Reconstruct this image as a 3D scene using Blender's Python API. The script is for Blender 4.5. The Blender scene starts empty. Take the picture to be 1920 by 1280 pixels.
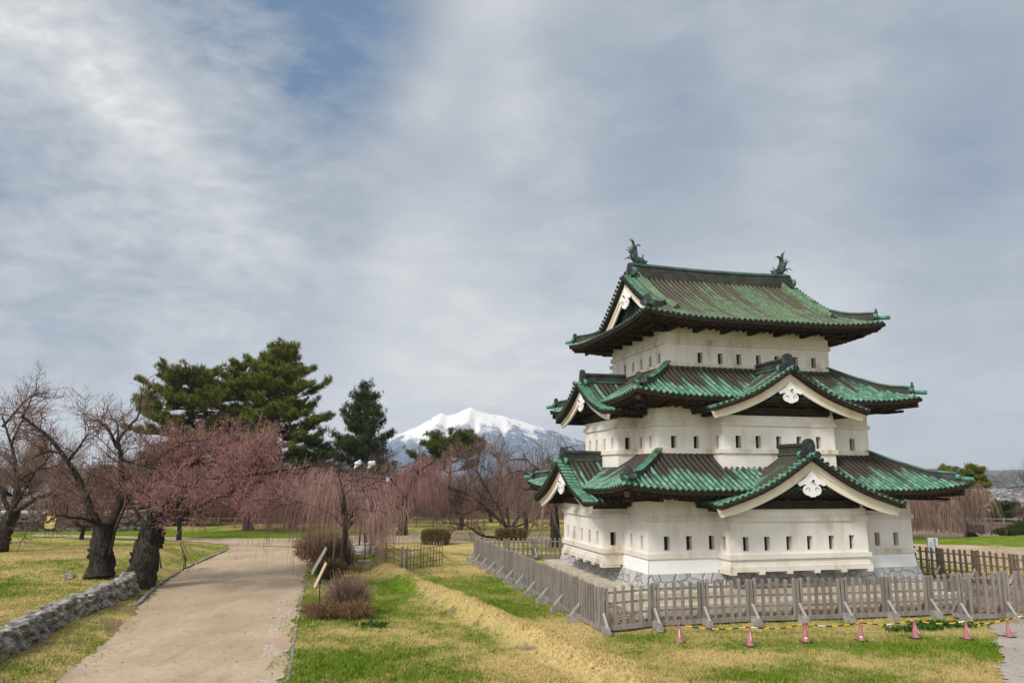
import bpy, math, random
import numpy as np
from mathutils import Matrix, Vector

SC = bpy.context.scene
COL = SC.collection
R = math.radians
rng = np.random.default_rng(7)
random.seed(7)

# ------------------------------------------------------------------ camera
HC = 5.8
F_PX, PITCH, ROLL = 1394.66, 0.1775, 0.0035
_c, _s = math.cos(PITCH), math.sin(PITCH)
FWD = np.array([0, _c, _s]); _up = np.array([0, -_s, _c]); _r = np.array([1., 0, 0])
RGT = math.cos(ROLL) * _r + math.sin(ROLL) * _up
UPV = -math.sin(ROLL) * _r + math.cos(ROLL) * _up
CAMP = np.array([0, 0, HC])
cam = bpy.data.objects.new("camera", bpy.data.cameras.new("camera"))
COL.objects.link(cam)
cam.matrix_world = Matrix([[RGT[0], UPV[0], -FWD[0], 0], [RGT[1], UPV[1], -FWD[1], 0],
                           [RGT[2], UPV[2], -FWD[2], HC], [0, 0, 0, 1]])
cam.data.sensor_width = 36.0
cam.data.lens = F_PX / 1920 * 36
cam.data.clip_start = 0.1
cam.data.clip_end = 30000
SC.camera = cam

def ray(x, y):
    d = FWD * F_PX + RGT * (x - 960) + UPV * (640 - y)
    return d / np.linalg.norm(d)
def gnd(x, y, z=0.0):                    # ground point seen at a place in the photograph
    d = ray(x, y); return CAMP + d * ((z - HC) / d[2])
def at(x, y, depth):                     # point at a given distance north of the camera
    d = ray(x, y); return CAMP + d * (depth / d[1])

# ------------------------------------------------------------------ view, sky, sun
SC.view_settings.view_transform = 'Standard'
SC.view_settings.look = 'None'
SC.view_settings.gamma = 1.0
SC.view_settings.exposure = 0.1
SC.cycles.max_bounces = 6
SC.cycles.diffuse_bounces = 3
SC.cycles.volume_bounces = 0
SC.cycles.transparent_max_bounces = 16
SC.cycles.use_adaptive_sampling = False
SC.cycles.use_denoising = True

SUN_EL, SUN_AZ = R(42), R(222)           # high behind the camera's left shoulder (azimuth from north, clockwise)
sun_dir = Vector((math.sin(SUN_AZ) * math.cos(SUN_EL), math.cos(SUN_AZ) * math.cos(SUN_EL), math.sin(SUN_EL)))
sl = bpy.data.lights.new("sun", 'SUN'); sl.energy = 2.9; sl.angle = R(12); sl.color = (1.0, 0.94, 0.86)
so = bpy.data.objects.new("sun", sl); COL.objects.link(so)
so.rotation_euler = (-sun_dir).to_track_quat('-Z', 'Y').to_euler()

world = bpy.data.worlds.new("World"); SC.world = world; world.use_nodes = True
NT = world.node_tree; NT.nodes.clear()

class G:                                  # small node-graph helper
    def __init__(s, tree): s.t = tree
    def n(s, typ, ins=None, **props):
        nd = s.t.nodes.new(typ)
        for k, v in props.items(): setattr(nd, k, v)
        for k, v in (ins or {}).items():
            sock = nd.inputs[k]
            if isinstance(v, bpy.types.NodeSocket): s.t.links.new(v, sock)
            else: sock.default_value = v
        return nd
    def math(s, op, a, b=0.0, c=0.0, clamp=False):
        return s.n('ShaderNodeMath', {0: a, 1: b, 2: c}, operation=op, use_clamp=clamp).outputs[0]
    def mapr(s, v, a, b, c=0.0, d=1.0, smooth=True):
        return s.n('ShaderNodeMapRange', {'Value': v, 'From Min': a, 'From Max': b, 'To Min': c, 'To Max': d},
                   interpolation_type='SMOOTHSTEP' if smooth else 'LINEAR').outputs['Result']
    def mix(s, f, a, b, blend='MIX'):
        nd = s.n('ShaderNodeMix', data_type='RGBA', blend_type=blend)
        for k, v in ((0, f), (6, a), (7, b)):
            if isinstance(v, bpy.types.NodeSocket): s.t.links.new(v, nd.inputs[k])
            else: nd.inputs[k].default_value = v if k == 0 else (*v, 1) if len(v) == 3 else v
        return nd.outputs[2]
    def noise(s, vec, scale, detail=4.0, rough=0.55, dist=0.0):
        return s.n('ShaderNodeTexNoise', {'Vector': vec, 'Scale': scale, 'Detail': detail, 'Roughness': rough, 'Distortion': dist}).outputs['Fac']
    def scalev(s, vec, sc, off=(0, 0, 0)):
        return s.n('ShaderNodeMapping', {'Vector': vec, 'Scale': sc, 'Location': off}).outputs[0]

def build_sky():
    g = G(NT)
    out = g.n('ShaderNodeOutputWorld')
    sky = g.n('ShaderNodeTexSky', sky_type='NISHITA', sun_disc=False, sun_elevation=SUN_EL, sun_rotation=SUN_AZ)
    d = g.n('ShaderNodeTexCoord').outputs['Generated']
    sep = g.n('ShaderNodeSeparateXYZ', {0: d})
    z = sep.outputs[2]
    zc = g.math('MAXIMUM', z, 0.0)
    inv = g.math('DIVIDE', 1.0, g.math('ADD', zc, 0.22))
    px = g.math('MULTIPLY', sep.outputs[0], inv); py = g.math('MULTIPLY', sep.outputs[1], inv)
    pv = g.n('ShaderNodeCombineXYZ', {0: px, 1: py, 2: 0.0}).outputs[0]
    wc = g.n('ShaderNodeTexNoise', {'Vector': pv, 'Scale': 1.5, 'Detail': 3.0, 'Roughness': .5}).outputs['Color']
    wv = g.n('ShaderNodeVectorMath', {0: wc, 1: (.5, .5, .5)}, operation='SUBTRACT').outputs[0]
    pw = g.n('ShaderNodeVectorMath', {0: wv, 1: (.30, .30, 0), 2: pv}, operation='MULTIPLY_ADD').outputs[0]
    rot = g.n('ShaderNodeMapping', {'Vector': pw, 'Rotation': (0, 0, 0.75), 'Scale': (0.75, 1.45, 1)}).outputs[0]
    dw = g.n('ShaderNodeVectorMath', {0: wv, 1: (.10, .10, .10), 2: d}, operation='MULTIPLY_ADD').outputs[0]
    dr = g.n('ShaderNodeMapping', {'Vector': dw, 'Rotation': (0, 0.55, 0), 'Scale': (0.72, 1.0, 1.6)}).outputs[0]
    big = g.noise(g.scalev(dr, (1, 1, 1), (2.3, .7, 1.1)), 3.6, 9, 0.58)
    fine = g.math('MULTIPLY_ADD', g.noise(rot, 5.2, 9, 0.62), .35, g.math('MULTIPLY', g.noise(dr, 10.0, 10, 0.64), .65))
    rip = g.noise(g.scalev(dr, (1.0, 1, 1), (1.3, 5.2, 0)), 30.0, 5, 0.55)
    def lobe(x, y, width):                # a real cloud mass or gap standing in that direction
        v = ray(x, y)
        dt = g.n('ShaderNodeVectorMath', {0: d, 1: tuple(v)}, operation='DOT_PRODUCT').outputs['Value']
        w = math.cos(R(width))
        return g.mapr(dt, w, 1.0)
    nz = g.math('MULTIPLY_ADD', g.math('SUBTRACT', fine, 0.5), 1.0, g.math('MULTIPLY', g.math('SUBTRACT', big, 0.5), 2.4))
    def wlobe(x, y, width, jit):
        return g.mapr(g.math('MULTIPLY', lobe(x, y, width), g.math('MULTIPLY_ADD', nz, jit, 1.0)), 0.0, 1.0)
    # thickness of the overcast
    t = g.math('MULTIPLY_ADD', g.math('SUBTRACT', big, 0.5), 0.55, 0.54)
    t = g.math('MULTIPLY_ADD', g.math('SUBTRACT', fine, 0.5), 0.70, t)
    near_left = lobe(150, 240, 26)
    t = g.math('MULTIPLY_ADD', g.math('MULTIPLY', g.math('SUBTRACT', rip, 0.5), near_left), 0.7, t)
    for x, y, w, amp, jit in SKY_LOBES:
        t = g.math('MULTIPLY_ADD', wlobe(x, y, w, jit), amp, t)
    t = g.math('MULTIPLY_ADD', g.mapr(z, 0.0, 0.30, 1.0, 0.0), 0.22, t)      # pale towards the horizon
    ramp = g.n('ShaderNodeValToRGB', {0: t})
    cr = ramp.color_ramp
    cr.elements[0].position = 0.0; cr.elements[0].color = (*SKY_COL[0], 1)
    cr.elements[1].position = 1.0; cr.elements[1].color = (*SKY_COL[-1], 1)
    for i, c in enumerate(SKY_COL[1:-1]):
        e = cr.elements.new((i + 1) / (len(SKY_COL) - 1)); e.color = (*c, 1)
    # the cloud thins and glows round the hidden sun
    dts = g.n('ShaderNodeVectorMath', {0: d, 1: tuple(sun_dir)}, operation='DOT_PRODUCT').outputs['Value']
    glow = g.mapr(dts, 0.15, 1.0, 1.0, SUN_GLOW)
    col = g.n('ShaderNodeVectorMath', {0: ramp.outputs[0], 3: glow}, operation='SCALE').outputs[0]
    below = g.mapr(z, -0.06, -0.01)
    col = g.mix(below, (0.16, 0.16, 0.15), col)
    b1 = g.n('ShaderNodeBackground', {'Color': sky.outputs[0], 'Strength': 0.05})
    b2 = g.n('ShaderNodeBackground', {'Color': col, 'Strength': SKY_STR})
    mx = g.n('ShaderNodeMixShader', {0: 0.9, 1: b1.outputs[0], 2: b2.outputs[0]})
    g.t.links.new(mx.outputs[0], out.inputs[0])
# (x, y in the photograph, half-width in degrees, amount, raggedness)
SKY_LOBES = [(500, -20, 15, -0.42, .8), (630, 150, 15, -0.28, .9), (110, 130, 18, 0.22, .8), (320, 340, 14, 0.13, .8), (30, 460, 14, -0.28, 1.0), (10, 250, 7, -0.20, 1.0),
             (650, 480, 24, 0.17, .7), (960, 20, 15, 0.18, .8), (1100, 300, 15, -0.22, 1.0), (1500, 40, 24, -0.20, .8), (1800, 250, 16, -0.02, .8),
             (1350, 430, 18, 0.14, .8), (1890, 430, 13, -0.14, .9), (400, 550, 15, -0.24, 1.0), (120, 610, 10, 0.14, .8)]
SKY_COL = [(0.12, 0.205, 0.335), (0.285, 0.34, 0.415), (0.43, 0.465, 0.51), (0.59, 0.605, 0.62), (0.82, 0.80, 0.77)]
SUN_GLOW, SKY_STR = 2.6, 1.14
build_sky()

# ------------------------------------------------------------------ mesh builder
class MB:
    """Collects vertices and faces (numpy), then links them as ONE mesh object."""
    def __init__(s): s.V = []; s.F = []; s.n = 0; s.A = {}
    def add(s, V, F, mi=0, smooth=False, **attr):
        V = np.asarray(V, float).reshape(-1, 3); F = np.asarray(F, int)
        if len(F) == 0: return
        s.V.append(V); s.F.append((F + s.n, mi, smooth))
        for k, a in attr.items():
            s.A.setdefault(k, []).append((s.n, np.broadcast_to(np.asarray(a, float).reshape(-1), (len(V),)) if np.size(a) == 1 else np.asarray(a, float).reshape(-1)))
        s.n += len(V)
    def box(s, c, size, rot=None, mi=0, **attr):
        x, y, z = np.asarray(size, float) / 2
        v = np.array([[-x, -y, -z], [x, -y, -z], [x, y, -z], [-x, y, -z], [-x, -y, z], [x, -y, z], [x, y, z], [-x, y, z]])
        if rot is not None: v = v @ np.asarray(rot).T
        s.add(v + np.asarray(c, float), BOXF, mi, **attr)
    def box2(s, lo, hi, mi=0, **attr):
        lo = np.asarray(lo, float); hi = np.asarray(hi, float); s.box((lo + hi) / 2, np.abs(hi - lo), None, mi, **attr)
    def beam(s, p, q, w, h, mi=0, up=(0, 0, 1), **attr):
        p = np.asarray(p, float); q = np.asarray(q, float); d = q - p; L = np.linalg.norm(d); d = d / L
        sd = np.cross(up, d)
        if np.linalg.norm(sd) < 1e-6: sd = np.cross((1, 0, 0), d)
        sd /= np.linalg.norm(sd); u = np.cross(d, sd)
        s.box((p + q) / 2, (L, w, h), np.stack([d, sd, u], 1), mi, **attr)
    def tubes(s, P, Rd, sides=5, mi=0, smooth=True, caps=False, capmi=None, ref=None, **attr):
        P = np.asarray(P, float); Rd = np.asarray(Rd, float)
        if P.ndim == 2: P = P[None]; Rd = np.broadcast_to(Rd, P.shape[1])[None] if Rd.ndim < 2 else Rd
        N, K, _ = P.shape; Rd = np.broadcast_to(Rd, (N, K))
        T = np.gradient(P, axis=1); T /= np.linalg.norm(T, axis=2, keepdims=True) + 1e-9
        m = T.mean(1); rf = np.where(np.abs(m[:, 2:3]) > 0.8 * np.linalg.norm(m, axis=1, keepdims=True), [[1., 0.13, 0]], [[0.07, 0.05, 1.]])[:, None, :]
        if ref is not None: rf = np.asarray(ref, float).reshape(1, 1, 3)
        A = np.cross(T, rf); A /= np.linalg.norm(A, axis=2, keepdims=True) + 1e-9
        B = np.cross(A, T)
        th = np.arange(sides) * 2 * np.pi / sides
        V = P[:, :, None, :] + Rd[:, :, None, None] * (np.cos(th)[None, None, :, None] * A[:, :, None, :] + np.sin(th)[None, None, :, None] * B[:, :, None, :])
        i = np.arange(N)[:, None, None] * K * sides + np.arange(K - 1)[None, :, None] * sides
        j = np.arange(sides)[None, None, :]; j2 = (j + 1) % sides
        F = np.stack([i + j, i + j2, i + sides + j2, i + sides + j], -1).reshape(-1, 4)
        at2 = {k: (np.repeat(np.broadcast_to(a, (N, K)).reshape(-1), sides) if np.size(a) > 1 else a) for k, a in attr.items()}
        n0 = s.n
        s.add(V, F, mi, smooth, **at2)
        if caps:
            for e in (0, K - 1):
                b = n0 + (np.arange(N)[:, None] * K + e) * sides
                idx = b + np.arange(sides)[None, :]
                s.F.append((idx if e == K - 1 else idx[:, ::-1], mi if capmi is None else capmi, False))
    def tube(s, P, Rd, sides=6, **k):
        P = np.asarray(P, float); s.tubes(P[None], np.broadcast_to(np.asarray(Rd, float), (len(P),))[None], sides, **k)
    def cyl(s, p, q, r, sides=10, r2=None, **k):
        k.setdefault('caps', True); s.tube([p, q], [r, r if r2 is None else r2], sides, **k)
    def prism(s, pts, o, ux, uy, un, t, mi=0, **attr):
        """2-D outline (n,2) laid in plane (ux,uy) at o and extruded by t along un; n-gon faces."""
        pts = np.asarray(pts, float); n = len(pts); o, ux, uy, un = (np.asarray(a, float) for a in (o, ux, uy, un))
        a = o + pts[:, :1] * ux + pts[:, 1:2] * uy; V = np.concatenate([a, a + un * t])
        q = [[i, (i + 1) % n, n + (i + 1) % n, n + i] for i in range(n)]
        n0 = s.n; s.add(V, q, mi, **attr)
        s.F.append((np.arange(n)[None, ::-1] + n0, mi, False)); s.F.append((np.arange(n, 2 * n)[None] + n0, mi, False))
    def grid(s, X, mi=0, smooth=True, flip=False, **attr):
        X = np.asarray(X, float); a, b, _ = X.shape
        i = np.arange(a - 1)[:, None] * b + np.arange(b - 1)[None]
        F = np.stack([i, i + 1, i + b + 1, i + b], -1).reshape(-1, 4)
        if flip: F = F[:, ::-1]
        s.add(X.reshape(-1, 3), F, mi, smooth, **attr)
    def lathe(s, prof, c=(0, 0, 0), sides=16, mi=0, smooth=True):
        prof = np.asarray(prof, float); th = np.linspace(0, 2 * np.pi, sides + 1)
        X = np.stack([prof[:, :1] * np.cos(th), prof[:, :1] * np.sin(th), np.repeat(prof[:, 1:2], sides + 1, 1)], -1) + np.asarray(c, float)
        s.grid(X, mi, smooth, flip=True)
    def build(s, name, mats, parent=None):
        me = bpy.data.meshes.new(name)
        V = np.concatenate(s.V) if s.V else np.zeros((0, 3))
        me.vertices.add(len(V)); me.vertices.foreach_set('co', V.astype(np.float32).ravel())
        li = np.concatenate([f.ravel() for f, _, _ in s.F]); ln = np.concatenate([np.full(len(f), f.shape[1]) for f, _, _ in s.F])
        me.loops.add(len(li)); me.loops.foreach_set('vertex_index', li.astype(np.int32))
        me.polygons.add(len(ln)); st = np.concatenate([[0], np.cumsum(ln)[:-1]])
        me.polygons.foreach_set('loop_start', st.astype(np.int32)); me.polygons.foreach_set('loop_total', ln.astype(np.int32))
        me.polygons.foreach_set('material_index', np.concatenate([np.full(len(f), m) for f, m, _ in s.F]).astype(np.int32))
        me.polygons.foreach_set('use_smooth', np.concatenate([np.full(len(f), sm) for f, _, sm in s.F]).astype(bool))
        for k, lst in s.A.items():
            arr = np.zeros(len(V), np.float32)
            for o, a in lst: arr[o:o + len(a)] = a
            me.attributes.new(k, 'FLOAT', 'POINT').data.foreach_set('value', arr)
        me.update(); me.validate()
        for m in (mats if isinstance(mats, (list, tuple)) else [mats]): me.materials.append(m)
        o = bpy.data.objects.new(name, me); COL.objects.link(o)
        if parent is not None: o.parent = parent
        return o
BOXF = np.array([[0, 3, 2, 1], [4, 5, 6, 7], [0, 1, 5, 4], [1, 2, 6, 5], [2, 3, 7, 6], [3, 0, 4, 7]])

def tag(o, label=None, cat=None, group=None, kind=None):
    if label: o['label'] = label
    if cat: o['category'] = cat
    if group: o['group'] = group
    if kind: o['kind'] = kind
    return o
def thing(name, loc, rz, label, cat, group=None):
    o = bpy.data.objects.new(name, None); COL.objects.link(o)
    o.location = Vector([float(v) for v in loc]); o.rotation_euler = (0, 0, rz); o.empty_display_size = 0.3
    return tag(o, label, cat, group)
def copy_tree(o, parent=None):
    c = o.copy(); COL.objects.link(c)
    if parent is not None: c.parent = parent
    for ch in list(o.children): copy_tree(ch, c)
    return c
def rotz(a): c, s = math.cos(a), math.sin(a); return np.array([[c, -s, 0], [s, c, 0], [0, 0, 1.]])
def unit(v): v = np.asarray(v, float); return v / (np.linalg.norm(v, axis=-1, keepdims=True) + 1e-9)
def smooth(x, a, b): t = np.clip((np.asarray(x, float) - a) / (b - a), 0, 1); return t * t * (3 - 2 * t)
def wob(x, y, sc=1.0, seed=0.0):         # cheap smooth pseudo-noise, -1..1
    x = np.asarray(x, float) * sc + seed * 1.7; y = np.asarray(y, float) * sc - seed * 2.3
    return (np.sin(x * 1.3 + 1.7 * np.sin(y * 0.9)) + np.sin(y * 1.7 + 1.3 * np.sin(x * 1.1 + 2)) + np.sin((x + y) * 2.9 + np.sin(x * 2.3))* .6) / 2.6

# ------------------------------------------------------------------ materials
def new_mat(name, rough=0.8, spec=0.25):
    m = bpy.data.materials.new(name); m.use_nodes = True; m.node_tree.nodes.clear()
    g = G(m.node_tree)
    out = g.n('ShaderNodeOutputMaterial'); b = g.n('ShaderNodeBsdfPrincipled', {'Roughness': rough, 'Specular IOR Level': spec})
    g.t.links.new(b.outputs[0], out.inputs[0])
    g.pos = g.n('ShaderNodeNewGeometry').outputs['Position']
    g.obj = g.n('ShaderNodeTexCoord').outputs['Object']
    g.b = b; g.m = m
    g.attr = lambda k: g.n('ShaderNodeAttribute', attribute_name=k).outputs['Fac']
    g.col = lambda c: g.t.links.new(c, b.inputs['Base Color']) if isinstance(c, bpy.types.NodeSocket) else setattr(b.inputs['Base Color'], 'default_value', (*c, 1))
    def bump(h, strength=0.3, dist=0.02):
        nd = g.n('ShaderNodeBump', {'Height': h, 'Strength': strength, 'Distance': dist}); g.t.links.new(nd.outputs[0], b.inputs['Normal'])
    g.bump = bump
    return g
def simple(name, c1, c2, scale=3.0, rough=0.8, spec=0.25, det=5, lo=0.35, hi=0.65, bump=0.0, stretch=(1, 1, 1), space='obj', dist=0.02):
    g = new_mat(name, rough, spec)
    v = g.scalev(g.obj if space == 'obj' else g.pos, stretch)
    f = g.noise(v, scale, det, 0.6)
    g.col(g.mix(g.mapr(f, lo, hi), c1, c2))
    if bump: g.bump(f, bump, dist)
    return g.m

def m_plaster(name, base, stain, amount, edge=0.5):
    g = new_mat(name, 0.85, 0.15)
    a = g.noise(g.obj, 0.55, 6, 0.62); b = g.noise(g.scalev(g.obj, (1, 1, 0.22)), 2.4, 6, 0.65)
    c = g.noise(g.obj, 7, 6, 0.6)
    f = g.math('MULTIPLY', g.mapr(a, 0.38, 0.74), g.mapr(b, 0.33, 0.72))
    f = g.math('MULTIPLY', g.math('ADD', f, g.math('MULTIPLY', g.mapr(c, .5, .8), .12)), amount, clamp=True)
    st = g.math('MULTIPLY', g.mapr(g.noise(g.scalev(g.obj, (1, 1, .07)), 5.5, 6, .7), .56, .74), g.mapr(a, .35, .6)); f = g.math('MAXIMUM', f, g.math('MULTIPLY', st, .38 * amount))
    col = g.mix(f, base, stain)
    g.col(g.mix(g.mapr(g.noise(g.obj, 1.3, 4), .3, .7, 0, .35), col, tuple(x * 0.86 for x in base)))
    g.bump(c, 0.12, 0.01)
    return g.m
PLASTER = m_plaster('plaster', (0.80, 0.755, 0.69), (0.44, 0.34, 0.22), 1.1)
PLASTER_W = m_plaster('fresh plaster', (0.84, 0.83, 0.81), (0.6, 0.55, 0.48), 0.35)
PLASTER_T = m_plaster('trim plaster', (0.76, 0.70, 0.61), (0.40, 0.30, 0.18), 1.5)
BARGE = m_plaster('bargeboard plaster', (0.82, 0.74, 0.62), (0.58, 0.42, 0.22), 1.1)

def m_copper(name, green, green2, brown, lo, hi, moss):
    """weathered copper: s = metres up from the eave, k = per-tile random"""
    g = new_mat(name, 0.62, 0.35)
    s = g.attr('h'); k = g.attr('k')
    n = g.noise(g.obj, 1.1, 5, 0.6); n2 = g.noise(g.obj, 6.0, 5, 0.65)
    f = g.math('ADD', g.mapr(s, lo, hi, 0, 1, False), g.math('MULTIPLY_ADD', g.math('SUBTRACT', n, 0.5), 1.5, g.math('MULTIPLY', g.math('SUBTRACT', k, 0.5), 0.85)))
    f = g.mapr(g.math('MULTIPLY_ADD', g.math('SUBTRACT', n2, 0.5), 0.5, f), 0.25, 0.75)
    gr = g.mix(g.mapr(g.noise(g.obj, 2.6, 5, .65), 0.38, 0.66), green, green2)
    gr = g.mix(g.math('MULTIPLY', g.mapr(n2, .50, .70), moss), gr, (0.13, 0.12, 0.045))
    col = g.mix(f, gr, brown)
    joint = g.math('FRACT', g.math('MULTIPLY', s, 3.4))
    dark = g.math('MULTIPLY', g.mapr(joint, 0.80, 0.98), 0.55)
    col = g.mix(dark, col, (0.025, 0.03, 0.022))
    g.col(col); g.bump(g.math('ADD', g.math('MULTIPLY', g.noise(g.obj, 9, 4), .5), g.math('MULTIPLY', joint, -.5)), 0.35, 0.03)
    return g.m
COPPER = m_copper('patinated copper', (0.055, 0.175, 0.11), (0.20, 0.36, 0.265), (0.056, 0.042, 0.033), 0.6, 2.0, 0.45)
COPPER_T = m_copper('mossy copper', (0.07, 0.135, 0.065), (0.155, 0.215, 0.125), (0.085, 0.068, 0.043), -1.2, 9.0, 0.9)
COPPER_E = m_copper('edge copper', (0.07, 0.21, 0.125), (0.17, 0.34, 0.225), (0.06, 0.05, 0.034), 0.7, 4.2, 0.6)
COPPER_P = simple('copper channels', (0.010, 0.015, 0.011), (0.026, 0.044, 0.029), 2.2, .65, .3, bump=.3)  # pans between the rolls: groove shade put into the colour for contrast
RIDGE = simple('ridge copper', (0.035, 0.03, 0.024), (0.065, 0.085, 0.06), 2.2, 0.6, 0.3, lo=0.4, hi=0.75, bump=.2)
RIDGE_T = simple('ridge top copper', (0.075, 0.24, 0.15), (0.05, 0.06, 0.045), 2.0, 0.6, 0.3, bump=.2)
ONI = simple('dark tile ornament', (0.024, 0.026, 0.026), (0.075, 0.10, 0.085), 5, 0.6, 0.3, lo=.45, hi=.8, bump=.3)
ONI_G = simple('green ornament rim', (0.10, 0.33, 0.23), (0.05, 0.12, 0.09), 4, 0.6, 0.3, bump=.2)
CAPM = simple('tile end', (0.012, 0.014, 0.013), (0.04, 0.05, 0.04), 12, 0.7)
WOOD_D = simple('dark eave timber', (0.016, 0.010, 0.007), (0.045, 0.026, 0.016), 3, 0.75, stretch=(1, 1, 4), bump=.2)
WOOD_B = simple('brown timber', (0.035, 0.018, 0.010), (0.085, 0.045, 0.022), 3, 0.75)
VOID = simple('dark interior', (0.006, 0.005, 0.005), (0.012, 0.011, 0.010), 3, 0.9)
def m_gable():
    g = new_mat('gable relief', 0.6)
    v = g.n('ShaderNodeTexVoronoi', {'Vector': g.obj, 'Scale': 4.2}, feature='F1').outputs['Distance']
    w = g.math('FRACT', g.math('MULTIPLY', v, 6))
    f = g.math('MULTIPLY', g.mapr(w, .6, 1.0), g.mapr(g.noise(g.obj, 1.5), .4, .7))
    g.col(g.mix(f, (0.012, 0.014, 0.012), (0.02, 0.10, 0.07))); g.bump(w, .5, .03); return g.m
GABLE = m_gable()
def m_stone(name, sc, c1, c2, joint):
    g = new_mat(name, 0.9, 0.15)
    p = g.n('ShaderNodeVectorMath', {0: g.obj, 1: g.n('ShaderNodeTexNoise', {'Vector': g.obj, 'Scale': 1.2, 'Detail': 2.0}).outputs['Color']}, operation='ADD').outputs[0]
    p = g.scalev(p, (1, 1, 1.45))
    v = g.n('ShaderNodeTexVoronoi', {'Vector': p, 'Scale': sc, 'Randomness': 0.8}, feature='DISTANCE_TO_EDGE').outputs['Distance']
    vc = g.n('ShaderNodeTexVoronoi', {'Vector': p, 'Scale': sc, 'Randomness': 0.8}, feature='F1').outputs['Color']
    n = g.noise(g.obj, 9, 6, 0.7)
    col = g.mix(g.mapr(n, .3, .7), c1, c2)
    col = g.mix(.3, col, g.mix(g.n('ShaderNodeSeparateColor', {0: vc}).outputs[0], tuple(x * .6 for x in c1), tuple(x * 1.25 for x in c2)))
    e = g.mapr(v, 0.006, 0.026)
    g.col(g.mix(e, joint, col)); g.bump(g.math('ADD', g.mapr(v, 0, .12), g.math('MULTIPLY', n, .25)), .8, .05)
    return g.m
STONE = m_stone('castle base stone', 1.7, (0.36, 0.35, 0.335), (0.50, 0.49, 0.47), (0.12, 0.115, 0.105))
CONC = simple('concrete', (0.44, 0.38, 0.28), (0.56, 0.50, 0.39), 1.4, 0.9, stretch=(1, 1, 2), bump=.15)
# ------------------------------------------------------------------ the castle keep (local axes: a along the long face, b into depth)
YAW = 0.2471
CC = np.array([5.7591, 32.2346, 0.0])
W1, D1 = 13.211, 11.079
keep = thing('castle_keep', CC, YAW, 'three-storey white Japanese castle keep with green copper tiled roofs and gables', 'castle')
S2, S3 = 1.08, 2.15
EX, EY, EZ = np.eye(3)

def wall_with_openings(mb, o, ux, un, width, z0, z1, ops, mi=0):
    """rectangular wall face at o along ux (outward normal un) with rectangular holes ops=(u,half width,z low,z high)"""
    us = sorted({0.0, width, *[u - h for u, h, _, _ in ops], *[u + h for u, h, _, _ in ops]})
    zs = sorted({z0, z1, *[a for *_, a, _ in ops], *[b for *_, b in ops]})
    for i in range(len(us) - 1):
        for j in range(len(zs) - 1):
            uc, zc = (us[i] + us[i + 1]) / 2, (zs[j] + zs[j + 1]) / 2
            if any(abs(uc - u) < h and a < zc < b for u, h, a, b in ops): continue
            P = [o + ux * us[i] + EZ * zs[j], o + ux * us[i + 1] + EZ * zs[j], o + ux * us[i + 1] + EZ * zs[j + 1], o + ux * us[i] + EZ * zs[j + 1]]
            mb.add(P, [[0, 1, 2, 3]] if np.dot(np.cross(ux, EZ), un) > 0 else [[3, 2, 1, 0]], mi)

def loophole(o, ux, un, u, h, za, zb, parent, depth=0.24):
    m = MB(); c = o + ux * u
    q = lambda du, z, n: c + ux * du + EZ * z + un * n
    hi = h * 0.86
    ring0 = [q(-h, za, 0), q(h, za, 0), q(h, zb, 0), q(-h, zb, 0)]; ring1 = [q(-hi, za + .02, -depth), q(hi, za + .02, -depth), q(hi, zb - .01, -depth), q(-hi, zb - .01, -depth)]
    F = [[i, (i + 1) % 4, 4 + (i + 1) % 4, 4 + i] for i in range(4)]
    if np.dot(np.cross(ux, EZ), un) < 0: F = [f[::-1] for f in F]
    m.add(ring0 + ring1, F, 0)
    m.add(ring1, [[0, 1, 2, 3]], 1)
    m.box(q(0, (za + zb) / 2, -depth + .05), np.abs(ux) * 0.05 + np.abs(un) * .04 + EZ * (zb - za - .04), mi=2)
    return m.build('window', [PLASTER_T, VOID, WOOD_D], parent)

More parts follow.
